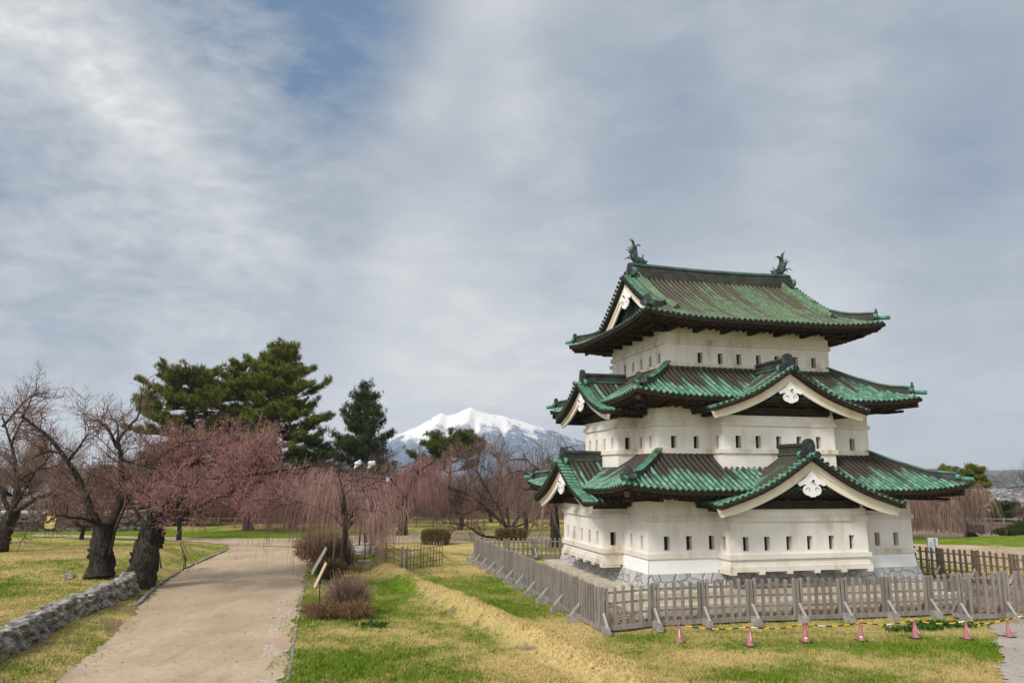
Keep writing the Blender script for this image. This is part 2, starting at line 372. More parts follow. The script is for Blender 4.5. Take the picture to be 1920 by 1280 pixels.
def storey(z0, z1, lo, hi, bays, bands, wz, wins, skirt=None):
    """lo/hi = plan corners (a,b); bays = [(face, u0, u1, protrusion, zbottom)] ; wins = {face: [u...]}"""
    A0, B0 = lo; A1, B1 = hi
    main = MB()
    faces = {'front': (np.array([A0, B0, 0]), EX, -EY, A1 - A0), 'left': (np.array([A0, B0, 0]), EY, -EX, B1 - B0),
             'back': (np.array([A0, B1, 0]), EX, EY, A1 - A0), 'right': (np.array([A1, B0, 0]), EY, EX, B1 - B0)}
    holes = []
    wall = None
    todo = []
    for f, (o, ux, un, w) in faces.items():
        ops = [(u, .135, wz[0], wz[1]) for u in wins.get(f, [])]
        wall_with_openings(main, o, ux, un, w, z0, z1, ops)
        todo += [(o, ux, un, op) for op in ops]
    if skirt:                                   # flared foot of the lowest wall
        zt, fl = skirt
        for f, (o, ux, un, w) in faces.items():
            a, b = o + ux * 0 + un * .012, o + ux * w + un * .012
            P = [a + EZ * zt, b + EZ * zt, b + ux * fl + un * fl + EZ * z0, a - ux * fl + un * fl + EZ * z0]
            main.add(P, [[3, 2, 1, 0]] if np.dot(np.cross(ux, EZ), un) > 0 else [[0, 1, 2, 3]], 1)
    wall = main.build('storey_wall', [PLASTER, PLASTER_W], keep)
    for o, ux, un, op in todo: loophole(o, ux, un, *op, wall)
    bm = MB()
    def ring(lo, hi, za, zb, t, skip=()):
        (a0, b0), (a1, b1) = lo, hi
        bm.box2((a0 - t, b0 - t, za), (a1 + t, b0 + .02, zb)); bm.box2((a0 - t, b1 - .02, za), (a1 + t, b1 + t, zb))
        bm.box2((a0 - t, b0 + .021, za), (a0 + .02, b1 - .021, zb)); bm.box2((a1 - .02, b0 + .021, za), (a1 + t, b1 - .021, zb))
    for za, zb in bands: ring(lo, hi, za, zb, .08)
    bm.build('string_course', PLASTER_T, wall)
    for face, u0, u1, pr, zb, bw, bs in bays:
        o, ux, un, w = faces[face]
        bay = MB(); td = []
        fo = o + ux * u0 + un * pr
        ops = [(u - u0, .135, wz[0], wz[1]) for u in bw]
        wall_with_openings(bay, fo, ux, un, u1 - u0, zb, z1, ops); td += [(fo, ux, un, op) for op in ops]
        for e, sg in ((u0, -1), (u1, 1)):       # returns of the bay
            so_ = o + ux * e + un * pr; wops = [(pr * .5, .135, wz[0], wz[1])] if bs and sg < 0 else []
            wall_with_openings(bay, so_, -un, ux * sg, pr, zb, z1, wops); td += [(so_, -un, ux * sg, op) for op in wops]
        P = [fo + EZ * zb, fo + ux * (u1 - u0) + EZ * zb, o + ux * u1 + EZ * zb, o + ux * u0 + EZ * zb]; bay.add(P, [[0, 1, 2, 3]], 2)
        if skirt:
            def lip(za, zb2, t, mi=1, ends=True):
                c0 = o + ux * (u0 - t) + un * .02; c1 = o + ux * (u1 + t) + un * (pr + t)
                lo_, hi_ = np.minimum(c0, c1), np.maximum(c0, c1); bay.box2((lo_[0], lo_[1], za), (hi_[0], hi_[1], zb2), mi)
            lip(2.355, 2.555, .09); lip(2.07, 2.20, .035); lip(1.86, 2.07, .10)
            n = 6
            for i in range(n):                  # corbels under the lip
                u = u0 + .05 + (u1 - u0 - .1) * i / (n - 1); c = o + ux * u
                p0 = c - ux * .13 + un * .2; p1 = c + ux * .13 + un * (pr + .12)
                lo_, hi_ = np.minimum(p0, p1), np.maximum(p0, p1); bay.box2((lo_[0], lo_[1], 1.745), (hi_[0], hi_[1], 1.862), 1)
        for za, zb2 in bands[:1] if skirt else bands:
            t = .08; c0 = o + ux * (u0 - t) + un * .085; c1 = o + ux * (u1 + t) + un * (pr + t)
            lo_, hi_ = np.minimum(c0, c1), np.maximum(c0, c1); bay.box2((lo_[0], lo_[1], za), (hi_[0], hi_[1], zb2), 1)
        bo = bay.build('projecting_bay', [PLASTER, PLASTER_T, WOOD_D], keep)
        for o2, ux2, un2, op in td: loophole(o2, ux2, un2, *op, bo)
    return wall

storey(1.75, 5.02, (0, 0), (W1, D1),
       [('left', 2.71, 8.37, .98, 1.90, [7.68, 6.69, 5.58, 4.47, 3.45], True), ('front', 3.24, 9.97, 1.0, 1.90, [3.97, 4.98, 6.04, 7.05, 8.13, 9.16], True)],
       [(3.885, 4.095), (2.355, 2.565)], (2.68, 3.27), {'front': [.85, 1.88, 2.94, 11.3, 12.3], 'left': [1.82, .69]}, (2.36, .07))
storey(6.0, 9.05, (S2, S2), (W1 - S2, D1 - S2),
       [('left', 3.29 - S2, 7.79 - S2, 1.01, 5.6, [6.15 - S2, 5.03 - S2, 4.02 - S2, 7.1 - S2], True), ('front', 3.73 - S2, 9.48 - S2, 1.01, 5.6, [4.5 - S2, 5.5 - S2, 6.55 - S2, 7.6 - S2, 8.62 - S2], True)],
       [(8.01, 8.20), (6.79, 6.99)], (7.02, 7.57), {'front': [1.86 - S2, 2.98 - S2, 11.2 - S2], 'left': [2.91 - S2, 1.88 - S2]})
storey(10.3, 13.0, (S3, S3), (W1 - S3, D1 - S3), [], [(11.99, 12.21), (10.93, 11.09)], (11.11, 11.62),
       {'front': [x - S3 for x in (3.92, 5.0, 6.0, 7.07, 8.1, 9.15, 10.17)], 'left': [x - S3 for x in (7.16, 6.07, 5.02, 3.94, 2.92)]})
# plinth and stone base
m = MB()
for (x0, y0, x1, y1), fl in (((-.30, -.30, W1 + .30, D1 + .30), .42),):
    za, zb = 1.752, .6
    t0 = [(-.12, -.12), (W1 + .12, -.12), (W1 + .12, D1 + .12), (-.12, D1 + .12)]
    b0 = [(-fl, -fl), (W1 + fl, -fl), (W1 + fl, D1 + fl), (-fl, D1 + fl)]
    V = [(*p, za) for p in t0] + [(*p, zb) for p in b0]
    m.add(V, [[i, 4 + i, 4 + (i + 1) % 4, (i + 1) % 4] for i in range(4)] + [[0, 1, 2, 3]])
m.build('stone_base', STONE, keep)
m = MB()
m.box2((-.98, -.75, .0), (W1 + .9, D1 + .9, 1.10)); m.box2((-.80, -1.35, .0), (W1 + 1.5, -.751, .70))
m.build('concrete_plinth', CONC, keep)

# ---- tiled roofs
class Skirt:
    """hipped roof skirt: outer rectangle (a0,b0)-(a1,b1) at eave height z0; zf(d) height above it d metres in"""
    def __init__(s, a0, b0, a1, b1, z0, sl, k, up, L): s.r = (a0, b0, a1, b1); s.z0, s.sl, s.k, s.up, s.L = z0, sl, k, up, L
    def z(s, d, e):
        d = np.asarray(d, float); e = np.asarray(e, float)
        return s.z0 + s.sl * d + s.k * d * d + s.up * np.maximum(0, 1 - e / s.L) ** 2.2 * np.maximum(0, 1 - d / 4.0)
    def sides(s):
        a0, b0, a1, b1 = s.r
        return {'front': ((a0, b0), (1, 0), (0, 1), a1 - a0), 'left': ((a0, b0), (0, 1), (1, 0), b1 - b0),
                'back': ((a0, b1), (1, 0), (0, -1), a1 - a0), 'right': ((a1, b0), (0, 1), (-1, 0), b1 - b0)}
    def pt(s, side, t, d, dz=0.0):
        o, ut, ud, L = s.sides()[side]; t = np.asarray(t, float); d = np.asarray(d, float)
        e = np.minimum(t, L - t)
        return np.stack([o[0] + ut[0] * t + ud[0] * d, o[1] + ut[1] * t + ud[1] * d, s.z(np.maximum(d, 0), e) + np.minimum(d, 0) * s.sl + dz], -1)

RR = 0.083
def roll(mb, P, s, k, cap=True, r=RR):
    """one run of round cover tiles along polyline P with its dark end disc"""
    P = np.asarray(P, float); mb.tube(P, r, 7, h=s, k=k)
    if cap:
        d = unit(P[0] - P[1]); mb.cyl(P[0] - d * .01, P[0] + d * .022, r * 1.12, 8, mi=1, h=0, k=k)
def skirt_side(sk, side, dmax, mb, dark, limit=None, spacing=.281, inner=(-.29, -.27)):
    o, ut, ud, L = sk.sides()[side]
    N, M = 70, 10
    dd = np.linspace(0, 1, M)
    i = np.linspace(0, 1, N)[:, None]
    d = dd[None] * dmax + 0 * i
    dh = np.minimum(d, limit if limit is not None else 1e9)
    t = dh + i * (L - 2 * dh)
    flip = np.cross([*ut, 0], [*ud, 0])[2] < 0
    mb.grid(sk.pt(side, t, d), 3, flip=not flip, h=d.ravel(), k=.5)
    n = int(round((L - .2) / spacing))
    for j in range(n):
        t = .1 + (L - .2) * (j + .5) / n; e = min(t, L - t)
        dm = dmax if limit is not None and e > limit else min(e, dmax)
        if dm < .12: continue
        d = np.linspace(-.055, dm, max(3, int(dm / .28) + 2))
        roll(mb, sk.pt(side, np.full_like(d, t), d, RR * .45), np.maximum(d, 0) + .001, rng.random())
    # dark eave edge, rafters and soffit
    t = np.linspace(0, L, 90)[:, None]; fz = np.array([0, -.13])[None]
    P = sk.pt(side, np.broadcast_to(t, (90, 2)), np.zeros((90, 2)) - .01); P[..., 2] += fz - .012; dark.grid(P, flip=flip)
    P2 = np.stack([sk.pt(side, np.clip(t[:, 0], x, L - x), np.full(90, x), 0) for x in (-.01, .12, .13, .9, 1.9)], 1)
    zz = sk.pt(side, t[:, 0], np.zeros(90))[:, 2]; fade = np.array([1, 1, 1, .55, 0.])
    base = sk.z0
    P2[..., 2] = (base + (zz - base)[:, None] * fade[None]) + np.array([-.142, -.15, -.25, *inner])[None]
    dark.grid(P2, flip=flip)
    nr = int(L / .36)
    for j in range(nr):
        t_ = .25 + (L - .5) * j / (nr - 1); e = min(t_, L - t_)
        q = sk.pt(side, np.array([t_, np.clip(t_, 1.2, L - 1.2)]), np.array([.10, 1.25])); q[:, 2] = [zz[0] * 0 + sk.z(0, e) - .21, sk.z(0, e) * .5 + base * .5 + inner[0] - .04]
        dark.beam(q[0], q[1], .09, .11)
def hip(sk, corner, dtop, parent, plaque=True, dstart=.30, h=.34):
    a0, b0, a1, b1 = sk.r; ca, cb = corner
    o = np.array([a1 if ca else a0, b1 if cb else b0]); u = np.array([-1 if ca else 1, -1 if cb else 1.])
    d = np.linspace(dstart, dtop, 16); f = lambda d, dz: np.column_stack([o[0] + u[0] * d, o[1] + u[1] * d, sk.z(np.maximum(d, 0), np.maximum(d, 0)) + dz + .16 * smooth(d, dstart + .9, dstart) ])
    C = f(d, 0.); sd = np.array([u[1], -u[0], 0]) / math.sqrt(2)
    m = MB()
    prof = [(-.13, -.05), (-.13, h * .62), (-.17, h * .66), (-.17, h * .78), (-.10, h * .82), (0, h * 1.0), (.10, h * .82), (.17, h * .78), (.17, h * .66), (.13, h * .62), (.13, -.05)]
    X = np.stack([C + sd * p + EZ * q for p, q in prof], 1)
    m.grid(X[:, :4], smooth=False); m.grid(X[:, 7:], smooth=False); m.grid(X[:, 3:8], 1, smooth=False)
    # top of the box end
    m.add(np.concatenate([X[-1]]), [list(range(len(prof)))], 0)
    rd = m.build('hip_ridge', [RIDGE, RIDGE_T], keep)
    m = MB()
    dirv = unit(np.array([-u[0], -u[1], .10])); p0 = C[0] + EZ * .12
    # end tile plaque with two scrolls, and the round tile that sticks out of the corner
    pl = [(-.17, -.10), (.17, -.10), (.19, .22), (.12, .36), (0, .40), (-.12, .36), (-.19, .22)]
    m.prism(pl, p0, sd, EZ, dirv, .10, 0)
    for sg in (-1, 1):
        c = p0 + sd * sg * .22 - EZ * .0; m.cyl(c - dirv * .06, c + dirv * .13, .115, 12, mi=1, capmi=0)
    q = f(np.array([-.16, .25]), .0); m.cyl(q[1] + EZ * .06, q[0] + EZ * .09, .10, 10, mi=1, capmi=0)
    m.cyl(p0 + dirv * .1 + EZ * .16, p0 + dirv * .125 + EZ * .16, .10, 10, mi=0)
    m.build('ridge_end_tile', [ONI, ONI_G], rd)
    return rd

def swag(mb, o, ux, un, s, t=.07, mi=0):
    """carved pendant under a gable apex: a winged plaque ending in two curled lobes"""
    def arc(c, r, a0, a1, n=9): return [(c[0] + r * math.cos(R(a)), c[1] + r * math.sin(R(a))) for a in np.linspace(a0, a1, n)]
    half = [(0, .50), (.30, .18), (.66, -.03)] + arc((.56, -.06), .10, 0, -110, 5) + arc((.42, -.02), .09, -60, -140, 3) + arc((.22, -.33), .21, 75, -70, 9) + [(.17, -.56), (.06, -.62), (0, -.60)]
    pts = half + [(-x, y) for x, y in half[-2:0:-1]]
    mb.prism(np.array(pts[::-1]) * s, o, ux, EZ, un, t, mi)
    for sg in (-1, 1):
        c = o + ux * sg * .20 * s - EZ * .32 * s + un * (t + .004)
        a = np.linspace(0, 4.4, 14); r = (.13 - .022 * a) * s
        mb.tube(c + np.outer(np.cos(a * sg + (0 if sg > 0 else math.pi)) * r, ux) + np.outer(np.sin(a * sg + (0 if sg > 0 else math.pi)) * r, EZ), .012, 4, mi=1)
    c = o + EZ * .06 * s + un * t
    mb.cyl(c, c + un * .07, .10 * s, 6, r2=.07 * s, mi=2); mb.cyl(c + un * .07, c + un * .11, .05 * s, 8, mi=1)

GPROF_U = np.array([(0, 2.40), (.63, 2.00), (1.3, 1.58), (2.03, 1.19), (2.9, .82), (3.83, .52), (4.42, .33)])
def gable(face, u, zf, half, nb, nedge, wall_n, parent_roof, beam_n, ridge_back, panel_n):
    """dormer gable: apex at u along the face, foot height zf, half width, board at nb out from the wall plane, tiles start at nedge"""
    if face == 'front': o = np.array([u, 0, 0.]); ux, un = EX, -EY
    else: o = np.array([0, u, 0.]); ux, un = -EY, -EX
    s = half / 4.3
    fu = lambda w: zf + s * np.interp(np.abs(w) / s, GPROF_U[:, 0], GPROF_U[:, 1])
    # smooth curve through the measured profile
    ws = np.linspace(0, 4.42, 24)
    co = np.polyfit(GPROF_U[:, 0], GPROF_U[:, 1], 4); fu = lambda w: zf + s * np.polyval(co, np.minimum(np.abs(w) / s, 4.6))
    fl = lambda w: zf + s * np.interp(np.abs(w) / s, [0, .65, 1.46, 2.12, 2.96, 4.23], [1.88, 1.40, .94, .63, .32, .0])
    col_ = np.polyfit([0, .65, 1.46, 2.12, 2.96, 4.23], [1.84, 1.38, .94, .63, .32, 0], 4); fl = lambda w: zf + s * np.polyval(col_, np.abs(w) / s)
    P = lambda w, n, z: o + np.multiply.outer(np.asarray(w, float), ux) + np.multiply.outer(np.broadcast_to(np.asarray(n, float), np.shape(w)), un) + np.multiply.outer(np.broadcast_to(np.asarray(z, float), np.shape(w)), EZ)
    g = MB()
    up = .13
    wmax = 4.38 * s
    wv = np.linspace(0, wmax, 22)
    for sg in (-1, 1):
        nn = np.linspace(nedge, wall_n, 8)
        X = np.stack([P(wv * sg, n, fu(wv) + up) for n in nn], 0)
        g.grid(X, 3, flip=(sg < 0) ^ (face == 'left'), h=np.tile((wmax - wv), 8) , k=.5)
        Xb = X.copy(); Xb[..., 2] -= .16; g.grid(Xb, 2, flip=(sg > 0) ^ (face == 'left'))
        # front and foot edge of the slab
        g.add(np.concatenate([X[0], Xb[0]]), [[i, i + 1, i + 23, i + 22] for i in range(21)], 2)
        g.add(np.concatenate([X[:, -1], Xb[:, -1]]), [[i, i + 1, i + 9, i + 8] for i in range(7)], 2)
        # short rolls along the rake
        L = np.concatenate([[0], np.cumsum(np.hypot(np.diff(wv), np.diff(fu(wv))))])
        for l in np.arange(.12, L[-1] - .05, .29):
            w = np.interp(l, L, wv); k = rng.random()
            roll(g, P(np.array([w, w, w]) * sg, np.array([nedge + .05, nedge - .25, nedge - .55]), fu(w) + up + RR * .45 - .02 * np.arange(3)), np.array([0, .25, .5]), k)
        # rolls running down the slope
        for q, n in enumerate(np.arange(nedge - .68, wall_n, -.281)):
            k = rng.random(); ww = np.linspace(wmax + .06, .10, 16)
            roll(g, P(ww * sg, n, fu(ww) + up + RR * .45), np.linspace(0, wmax, 16) , k)
    go = g.build('gable_roof', [COPPER_E, CAPM, WOOD_D, COPPER_P], keep)
    # boards, pendant, pediment
    m = MB()
    wv = np.linspace(0, 4.40 * s, 20); wl = np.linspace(0, 4.25 * s, 20)
    for sg in (-1, 1):
        for t0, t1, hi_, lo_ in ((nb - .10, nb, 0.0, 1.0), (nb, nb + .045, 0.0, .48)):
            U = P(wv * sg, t1, fu(wv) - .01); Lw = P((wv + (wl - wv) * lo_) * sg, t1, fu(wv) * (1 - lo_) + fl(wl) * lo_ - .01 * (1 - lo_))
            U0 = U - un * (t1 - t0); L0 = Lw - un * (t1 - t0)
            n = len(wv); V = np.concatenate([U, Lw, L0, U0]); F = []
            for i in range(n - 1):
                F += [[i, i + 1, n + i + 1, n + i], [n + i, n + i + 1, 2 * n + i + 1, 2 * n + i], [3 * n + i + 1, 3 * n + i, 2 * n + i, 2 * n + i + 1]]
            F += [[n - 1, 2 * n - 1, 3 * n - 1, 4 * n - 1]]
            if (sg > 0) ^ (face == 'left'): F = [f[::-1] for f in F]
            m.add(V, F, 0)
    m.build('bargeboard', BARGE, go)
    m = MB(); swag(m, o + un * (nb + .05) + EZ * (zf + 1.42 * s), ux, un, s * 1.0)
    m.build('gable_pendant', [PLASTER_W, WOOD_D, BARGE], go)
    m = MB()
    wv = np.linspace(-3.0 * s, 3.0 * s, 25); zb = zf + .58 * s
    T = P(wv, panel_n, fu(wv) + .05); B = P(wv, panel_n, np.full(25, zb - .3)); m.grid(np.stack([B, T], 0), smooth=False, flip=(face == 'left'))
    m.build('gable_panel', GABLE, go)
    m = MB(); p, q = P(np.array([-2.95 * s, 2.95 * s]), beam_n, zf + .45 * s); m.beam(p, q, .16, .27 * s); p, q = P(np.array([-2.95 * s, 2.95 * s]), beam_n + .03, zf + .60 * s); m.beam(p, q, .14, .05 * s, 1)
    for sg in (-1, 1):
        for w, n0, n1, z in ((3.35, nb - .12, wall_n, .30), (3.75, nb - .12, wall_n, .22), (2.2, nb - .12, beam_n, .72)):
            p = P(np.array([w * sg * s, w * sg * s]), np.array([n0, n1]), np.array([fl(w * s) + .16, fl(w * s) + .16])); m.beam(p[0], p[1], .16, .16)
    m.build('gable_beam', [WOOD_D, WOOD_B], go)
    # ridge box and its big end tile
    m = MB(); zr = zf + s * 2.40 + up
    n0, n1 = nedge - .42, ridge_back
    pr = [(-.16, -.15), (-.16, .40), (-.22, .42), (-.22, .50), (-.12, .55), (.12, .55), (.22, .50), (.22, .42), (.16, .40), (.16, -.15)]
    X = np.stack([np.stack([o + ux * a + un * n + EZ * (zr + b) for a, b in pr]) for n in (n0, n1)])
    m.grid(X[:, :4], smooth=False); m.grid(X[:, 6:], smooth=False); m.grid(X[:, 3:7], smooth=False); m.add(X[1], [list(range(10))]); m.add(X[0], [list(range(10))])
    m.box((o + un * (n0 + n1) / 2 + EZ * (zr + .10)), np.abs(ux) * .40 + np.abs(un) * abs(n0 - n1) * .98 + EZ * .05, mi=1)
    rg = m.build('gable_ridge', [RIDGE, RIDGE_T], go)
    m = MB(); c = o + un * n0 + EZ * zr
    pl = [(-.27, -.12), (.27, -.12), (.29, .42), (.21, .64), (.08, .72), (-.08, .72), (-.21, .64), (-.29, .42)]
    m.prism(pl[::-1], c, ux, EZ, un, .16, 0); m.prism(np.array(pl[::-1]) * .62 + [0, .12], c + un * .16, ux, EZ, un, .03, 0)
    m.cyl(c + un * .16 + EZ * .30, c + un * .21 + EZ * .30, .13, 12, mi=0)
    for sg in (-1, 1):
        e = c + ux * sg * .37 + EZ * .03; m.cyl(e - un * .02, e + un * .17, .17, 16, mi=1, capmi=0)
        a = np.linspace(0, 7, 22); r_ = .135 - .015 * a; m.tube(e + un * .175 + np.outer(np.cos(a) * r_ * sg, ux) + np.outer(np.sin(a) * r_, EZ), .016, 4, mi=0)
    m.cyl(o + un * (n0 - .1) + EZ * (zr + .02), o + un * (nedge + .16) + EZ * (zr + .03), .105, 10, mi=1, capmi=0)
    m.build('ridge_end_tile', [ONI, ONI_G], go)
    return go

def brackets(z, ext, step, lo, hi, parent, h=.22, purlin=True):
    m = MB(); (a0, b0), (a1, b1) = lo, hi
    n = int(round((a1 - a0) / step))
    for i in range(n + 1):
        x = a0 + .06 + (a1 - a0 - .12) * i / n
        m.box2((x - .10, b0 - ext, z), (x + .10, b0 + .1, z + h)); m.box2((x - .10, b1 - .1, z), (x + .10, b1 + ext, z + h))
    n = int(round((b1 - b0) / step))
    for i in range(n + 1):
        y = b0 + .06 + (b1 - b0 - .12) * i / n
        m.box2((a0 - ext, y - .10, z + .003), (a0 + .1, y + .10, z + h + .003)); m.box2((a1 - .1, y - .10, z + .003), (a1 + ext, y + .10, z + h + .003))
    if purlin:
        e = ext - .18
        for y in (b0 - e, b1 + e): m.box2((a0 - e - .25, y - .09, z + h), (a1 + e + .25, y + .09, z + h + .17))
        for x in (a0 - e, a1 + e): m.box2((x - .09, b0 - e - .25, z + h + .004), (x + .09, b1 + e + .25, z + h + .174))
    for cx_, cy_, sx, sy in ((a0, b0, -1, -1), (a1, b0, 1, -1), (a0, b1, -1, 1), (a1, b1, 1, 1)):
        m.beam((cx_, cy_, z + h * .8), (cx_ + sx * (ext + .35), cy_ + sy * (ext + .35), z + h * 1.5), .2, .24)
        for k in (.3, .6, .9): m.beam((cx_ + sx * ext * k, cy_ + sy * ext * k, z + .05), (cx_ + sx * ext * k, cy_ + sy * ext * k * .1, z + .05), .1, .12)
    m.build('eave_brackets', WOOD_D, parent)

def tier(z0, ov, inset, lo, hi, top_in, sl, k):
    sk = Skirt(lo[0] - ov, lo[1] - ov, hi[0] + ov, hi[1] + ov, z0, sl, k, .27, 3.6)
    mb, dark = MB(), MB()
    for side in ('front', 'left', 'back', 'right'): skirt_side(sk, side, top_in, mb, dark)
    ro = mb.build('tiled_roof', [COPPER, CAPM, WOOD_D, COPPER_P], keep)
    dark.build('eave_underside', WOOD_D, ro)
    for c in ((0, 0), (1, 0), (0, 1), (1, 1)): hip(sk, c, top_in + .12, ro)
    # flashing where the slope meets the wall above
    m = MB(); a0, b0, a1, b1 = (lo[0] - ov + top_in, lo[1] - ov + top_in, hi[0] + ov - top_in, hi[1] + ov - top_in); zt = sk.z(top_in, 5)
    t = .10
    m.box2((a0 - t, b0 - t, zt - .1), (a1 + t, b0 - .02, zt + .05)); m.box2((a0 - t, b1 + .02, zt - .1), (a1 + t, b1 + t, zt + .05)); m.box2((a0 - t, b0 - .019, zt - .1), (a0 - .02, b1 + .019, zt + .05)); m.box2((a1 + .02, b0 - .019, zt - .1), (a1 + t, b1 + .019, zt + .05))
    m.build('flashing', RIDGE, ro)
    return sk, ro
sk1, r1 = tier(5.16, 1.72, 0, (0, 0), (W1, D1), 2.80, .46, .032)
sk2, r2 = tier(9.17, 1.73, 0, (S2, S2), (W1 - S2, D1 - S2), 2.80, .49, .036)
brackets(4.74, 1.25, 1.47, (0, 0), (W1, D1), r1)
brackets(8.80, 1.25, 1.40, (S2, S2), (W1 - S2, D1 - S2), r2)
gable('front', W1 / 2, 4.13, 4.28, 1.92, 2.28, .05, r1, 1.10, -.42, 1.03)
gable('left', D1 / 2, 4.17, 3.85, 1.95, 2.28, .05, r1, 1.08, -.42, 1.01)
gable('front', W1 / 2, 8.27, 3.75, .84, 1.18, -1.04, r2, .02, -1.45, -.05)
gable('left', D1 / 2, 8.31, 3.40, .88, 1.20, -1.04, r2, .02, -1.45, -.05)

# ---- top roof (hip-and-gable) and its ridge
sk3 = Skirt(.25, .25, W1 - .25, D1 - .25, 12.88, .425, .0345, .30, 3.8)
DG = 1.22                                        # the gabled part starts this far in from the eave
DR = (D1 - .5) / 2
mb, dark = MB(), MB()
skirt_side(sk3, 'front', DR, mb, dark, DG, inner=(-.20, -.06)); skirt_side(sk3, 'back', DR, mb, dark, DG, inner=(-.20, -.06))
ends = {-1: MB(), 1: MB()}
skirt_side(sk3, 'left', 2.05, ends[-1], dark, inner=(-.20, -.06)); skirt_side(sk3, 'right', 2.05, ends[1], dark, inner=(-.20, -.06))
zq = lambda d: sk3.z(d, 9)
aL, aR = .25 + DG, W1 - .25 - DG
bm_ = D1 / 2
for a, sg in ((aL, -1), (aR, 1)):                 # short rolls up both gable rakes, and the dark soffit beneath
    for sb in (0, 1):
        L = np.linspace(DG - .1, DR, 60); ln = np.concatenate([[0], np.cumsum(np.hypot(np.diff(L), np.diff(zq(L))))])
        for l in np.arange(.1, ln[-1], .29):
            d = np.interp(l, ln, L); b = .25 + d if sb == 0 else D1 - .25 - d
            roll(ends[sg], [(a + sg * .07, b, zq(d) + .09), (a - sg * .25, b, zq(d) + .10), (a - sg * .58, b, zq(d) + .10)], np.array([0, .3, .6]), rng.random())
        bb = .25 + L if sb == 0 else D1 - .25 - L
        X = np.stack([np.column_stack([np.full(60, a + sg * .02), bb, zq(L) - .0]), np.column_stack([np.full(60, a + sg * .02), bb, zq(L) - .24]), np.column_stack([np.full(60, a - sg * .9), bb, zq(L) - .28])], 1)
        dark.grid(X, flip=(sb == 1) ^ (sg > 0))
r3 = mb.build('tiled_roof', [COPPER_T, CAPM, WOOD_D, COPPER_P], keep)
for e in ends.values(): e.build('gable_end_tiles', [COPPER_E, CAPM, WOOD_D, COPPER_P], r3)
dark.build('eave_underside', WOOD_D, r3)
for a, sg in ((aL, -1), (aR, 1)):
    m = MB(); f = a - sg * .28
    L = np.linspace(DG + .25, DR, 30)
    for lo_, hi_, t0, t1 in ((.24, .80, 0, .08), (.24, .50, .08, .12)):
        for sb in (0, 1):
            bb = .25 + L if sb == 0 else D1 - .25 - L
            U = np.column_stack([np.full(30, f), bb, zq(L) - lo_]); D = np.column_stack([np.full(30, f), bb, zq(L) - hi_])
            U1, D1_ = U + EX * sg * t1, D + EX * sg * t1; U0, D0 = U + EX * sg * t0, D + EX * sg * t0
            V = np.concatenate([U1, D1_, D0, U0]); n = 30; F = []
            for i in range(n - 1): F += [[i, i + 1, n + i + 1, n + i], [n + i, n + i + 1, 2 * n + i + 1, 2 * n + i]]
            F += [[0, n, 2 * n, 3 * n]]
            m.add(V, F)
    m.build('bargeboard', BARGE, r3)
    m = MB(); bb = np.linspace(.25 + 1.55, D1 - .25 - 1.55, 31); dd = np.minimum(bb - .25, D1 - .25 - bb)
    X = np.stack([np.column_stack([np.full(31, f - sg * .22), bb, np.full(31, zq(1.6) - .3)]), np.column_stack([np.full(31, f - sg * .22), bb, zq(dd) - .2])], 0)
    m.grid(X, smooth=False); m.build('gable_panel', GABLE, r3)
    m = MB(); swag(m, np.array([f + sg * .13, bm_, zq(DR) - 1.12]), EY * (1 if sg < 0 else -1) * -1, EX * sg, 1.0); m.build('gable_pendant', [PLASTER_W, WOOD_D, BARGE], r3)
for c in ((0, 0), (1, 0), (0, 1), (1, 1)): hip(sk3, c, DG + .55, r3, h=.38)
for a, sg in ((aL + .82, 1), (aR - .82, -1)):     # ridges descending the long slopes beside the gables
    for sb in (0, 1):
        m = MB()
        d = np.linspace(1.05, DR - .1, 14); b = .25 + d if sb == 0 else D1 - .25 - d
        C = np.column_stack([np.full(14, a) + sg * .12 * smooth(d, 2.2, 1.0), b, zq(d)])
        X = np.stack([C + EX * p + EZ * q for p, q in ((-.13, 0), (-.13, .24), (-.07, .32), (.07, .32), (.13, .24), (.13, 0))], 1)
        m.grid(X[:, :3], smooth=False, h=0, k=.3); m.grid(X[:, 2:4], smooth=False, h=.3, k=.2); m.grid(X[:, 3:], smooth=False, h=0, k=.3); m.add(X[0] + [0, 0, 0], [[0, 1, 2, 3, 4, 5]], 1)
        m.tube(C + EZ * .32, .075, 6, h=.2, k=.2); m.tube(C + EZ * .20 - EX * .17 * sg, .06, 6, h=.2, k=.2)
        m.build('descending_ridge', [COPPER_T, RIDGE], r3)
m = MB(); zr = zq(DR); x0, x1 = aL + .50, aR - .50
pr = [(-.22, -.12), (-.22, .12), (-.16, .12), (-.16, .50), (-.21, .53), (-.21, .60), (-.10, .70), (.10, .70), (.21, .60), (.21, .53), (.16, .50), (.16, .12), (.22, .12), (.22, -.12)]
X = np.stack([np.stack([np.array([a, bm_ + p, zr + q]) for p, q in pr]) for a in np.linspace(x0, x1, 12)])
X[..., 2] += (0.10 * np.abs(np.linspace(-1, 1, 12)) ** 2)[:, None]
m.grid(X[:, :5], smooth=False); m.grid(X[:, 9:], smooth=False); m.grid(X[:, 4:10], 1, smooth=False); m.add(X[0], [list(range(14))]); m.add(X[-1], [list(range(14))])
for a in np.linspace(x0 + .6, x1 - .6, 6): m.cyl((a, bm_ - .175, zr + .33), (a, bm_ - .16, zr + .33), .05, 8)
rg = m.build('main_ridge', [RIDGE, simple('ridge crest', (0.035, 0.045, 0.04), (0.05, 0.13, 0.09), 2.5, .55, .35)], keep)
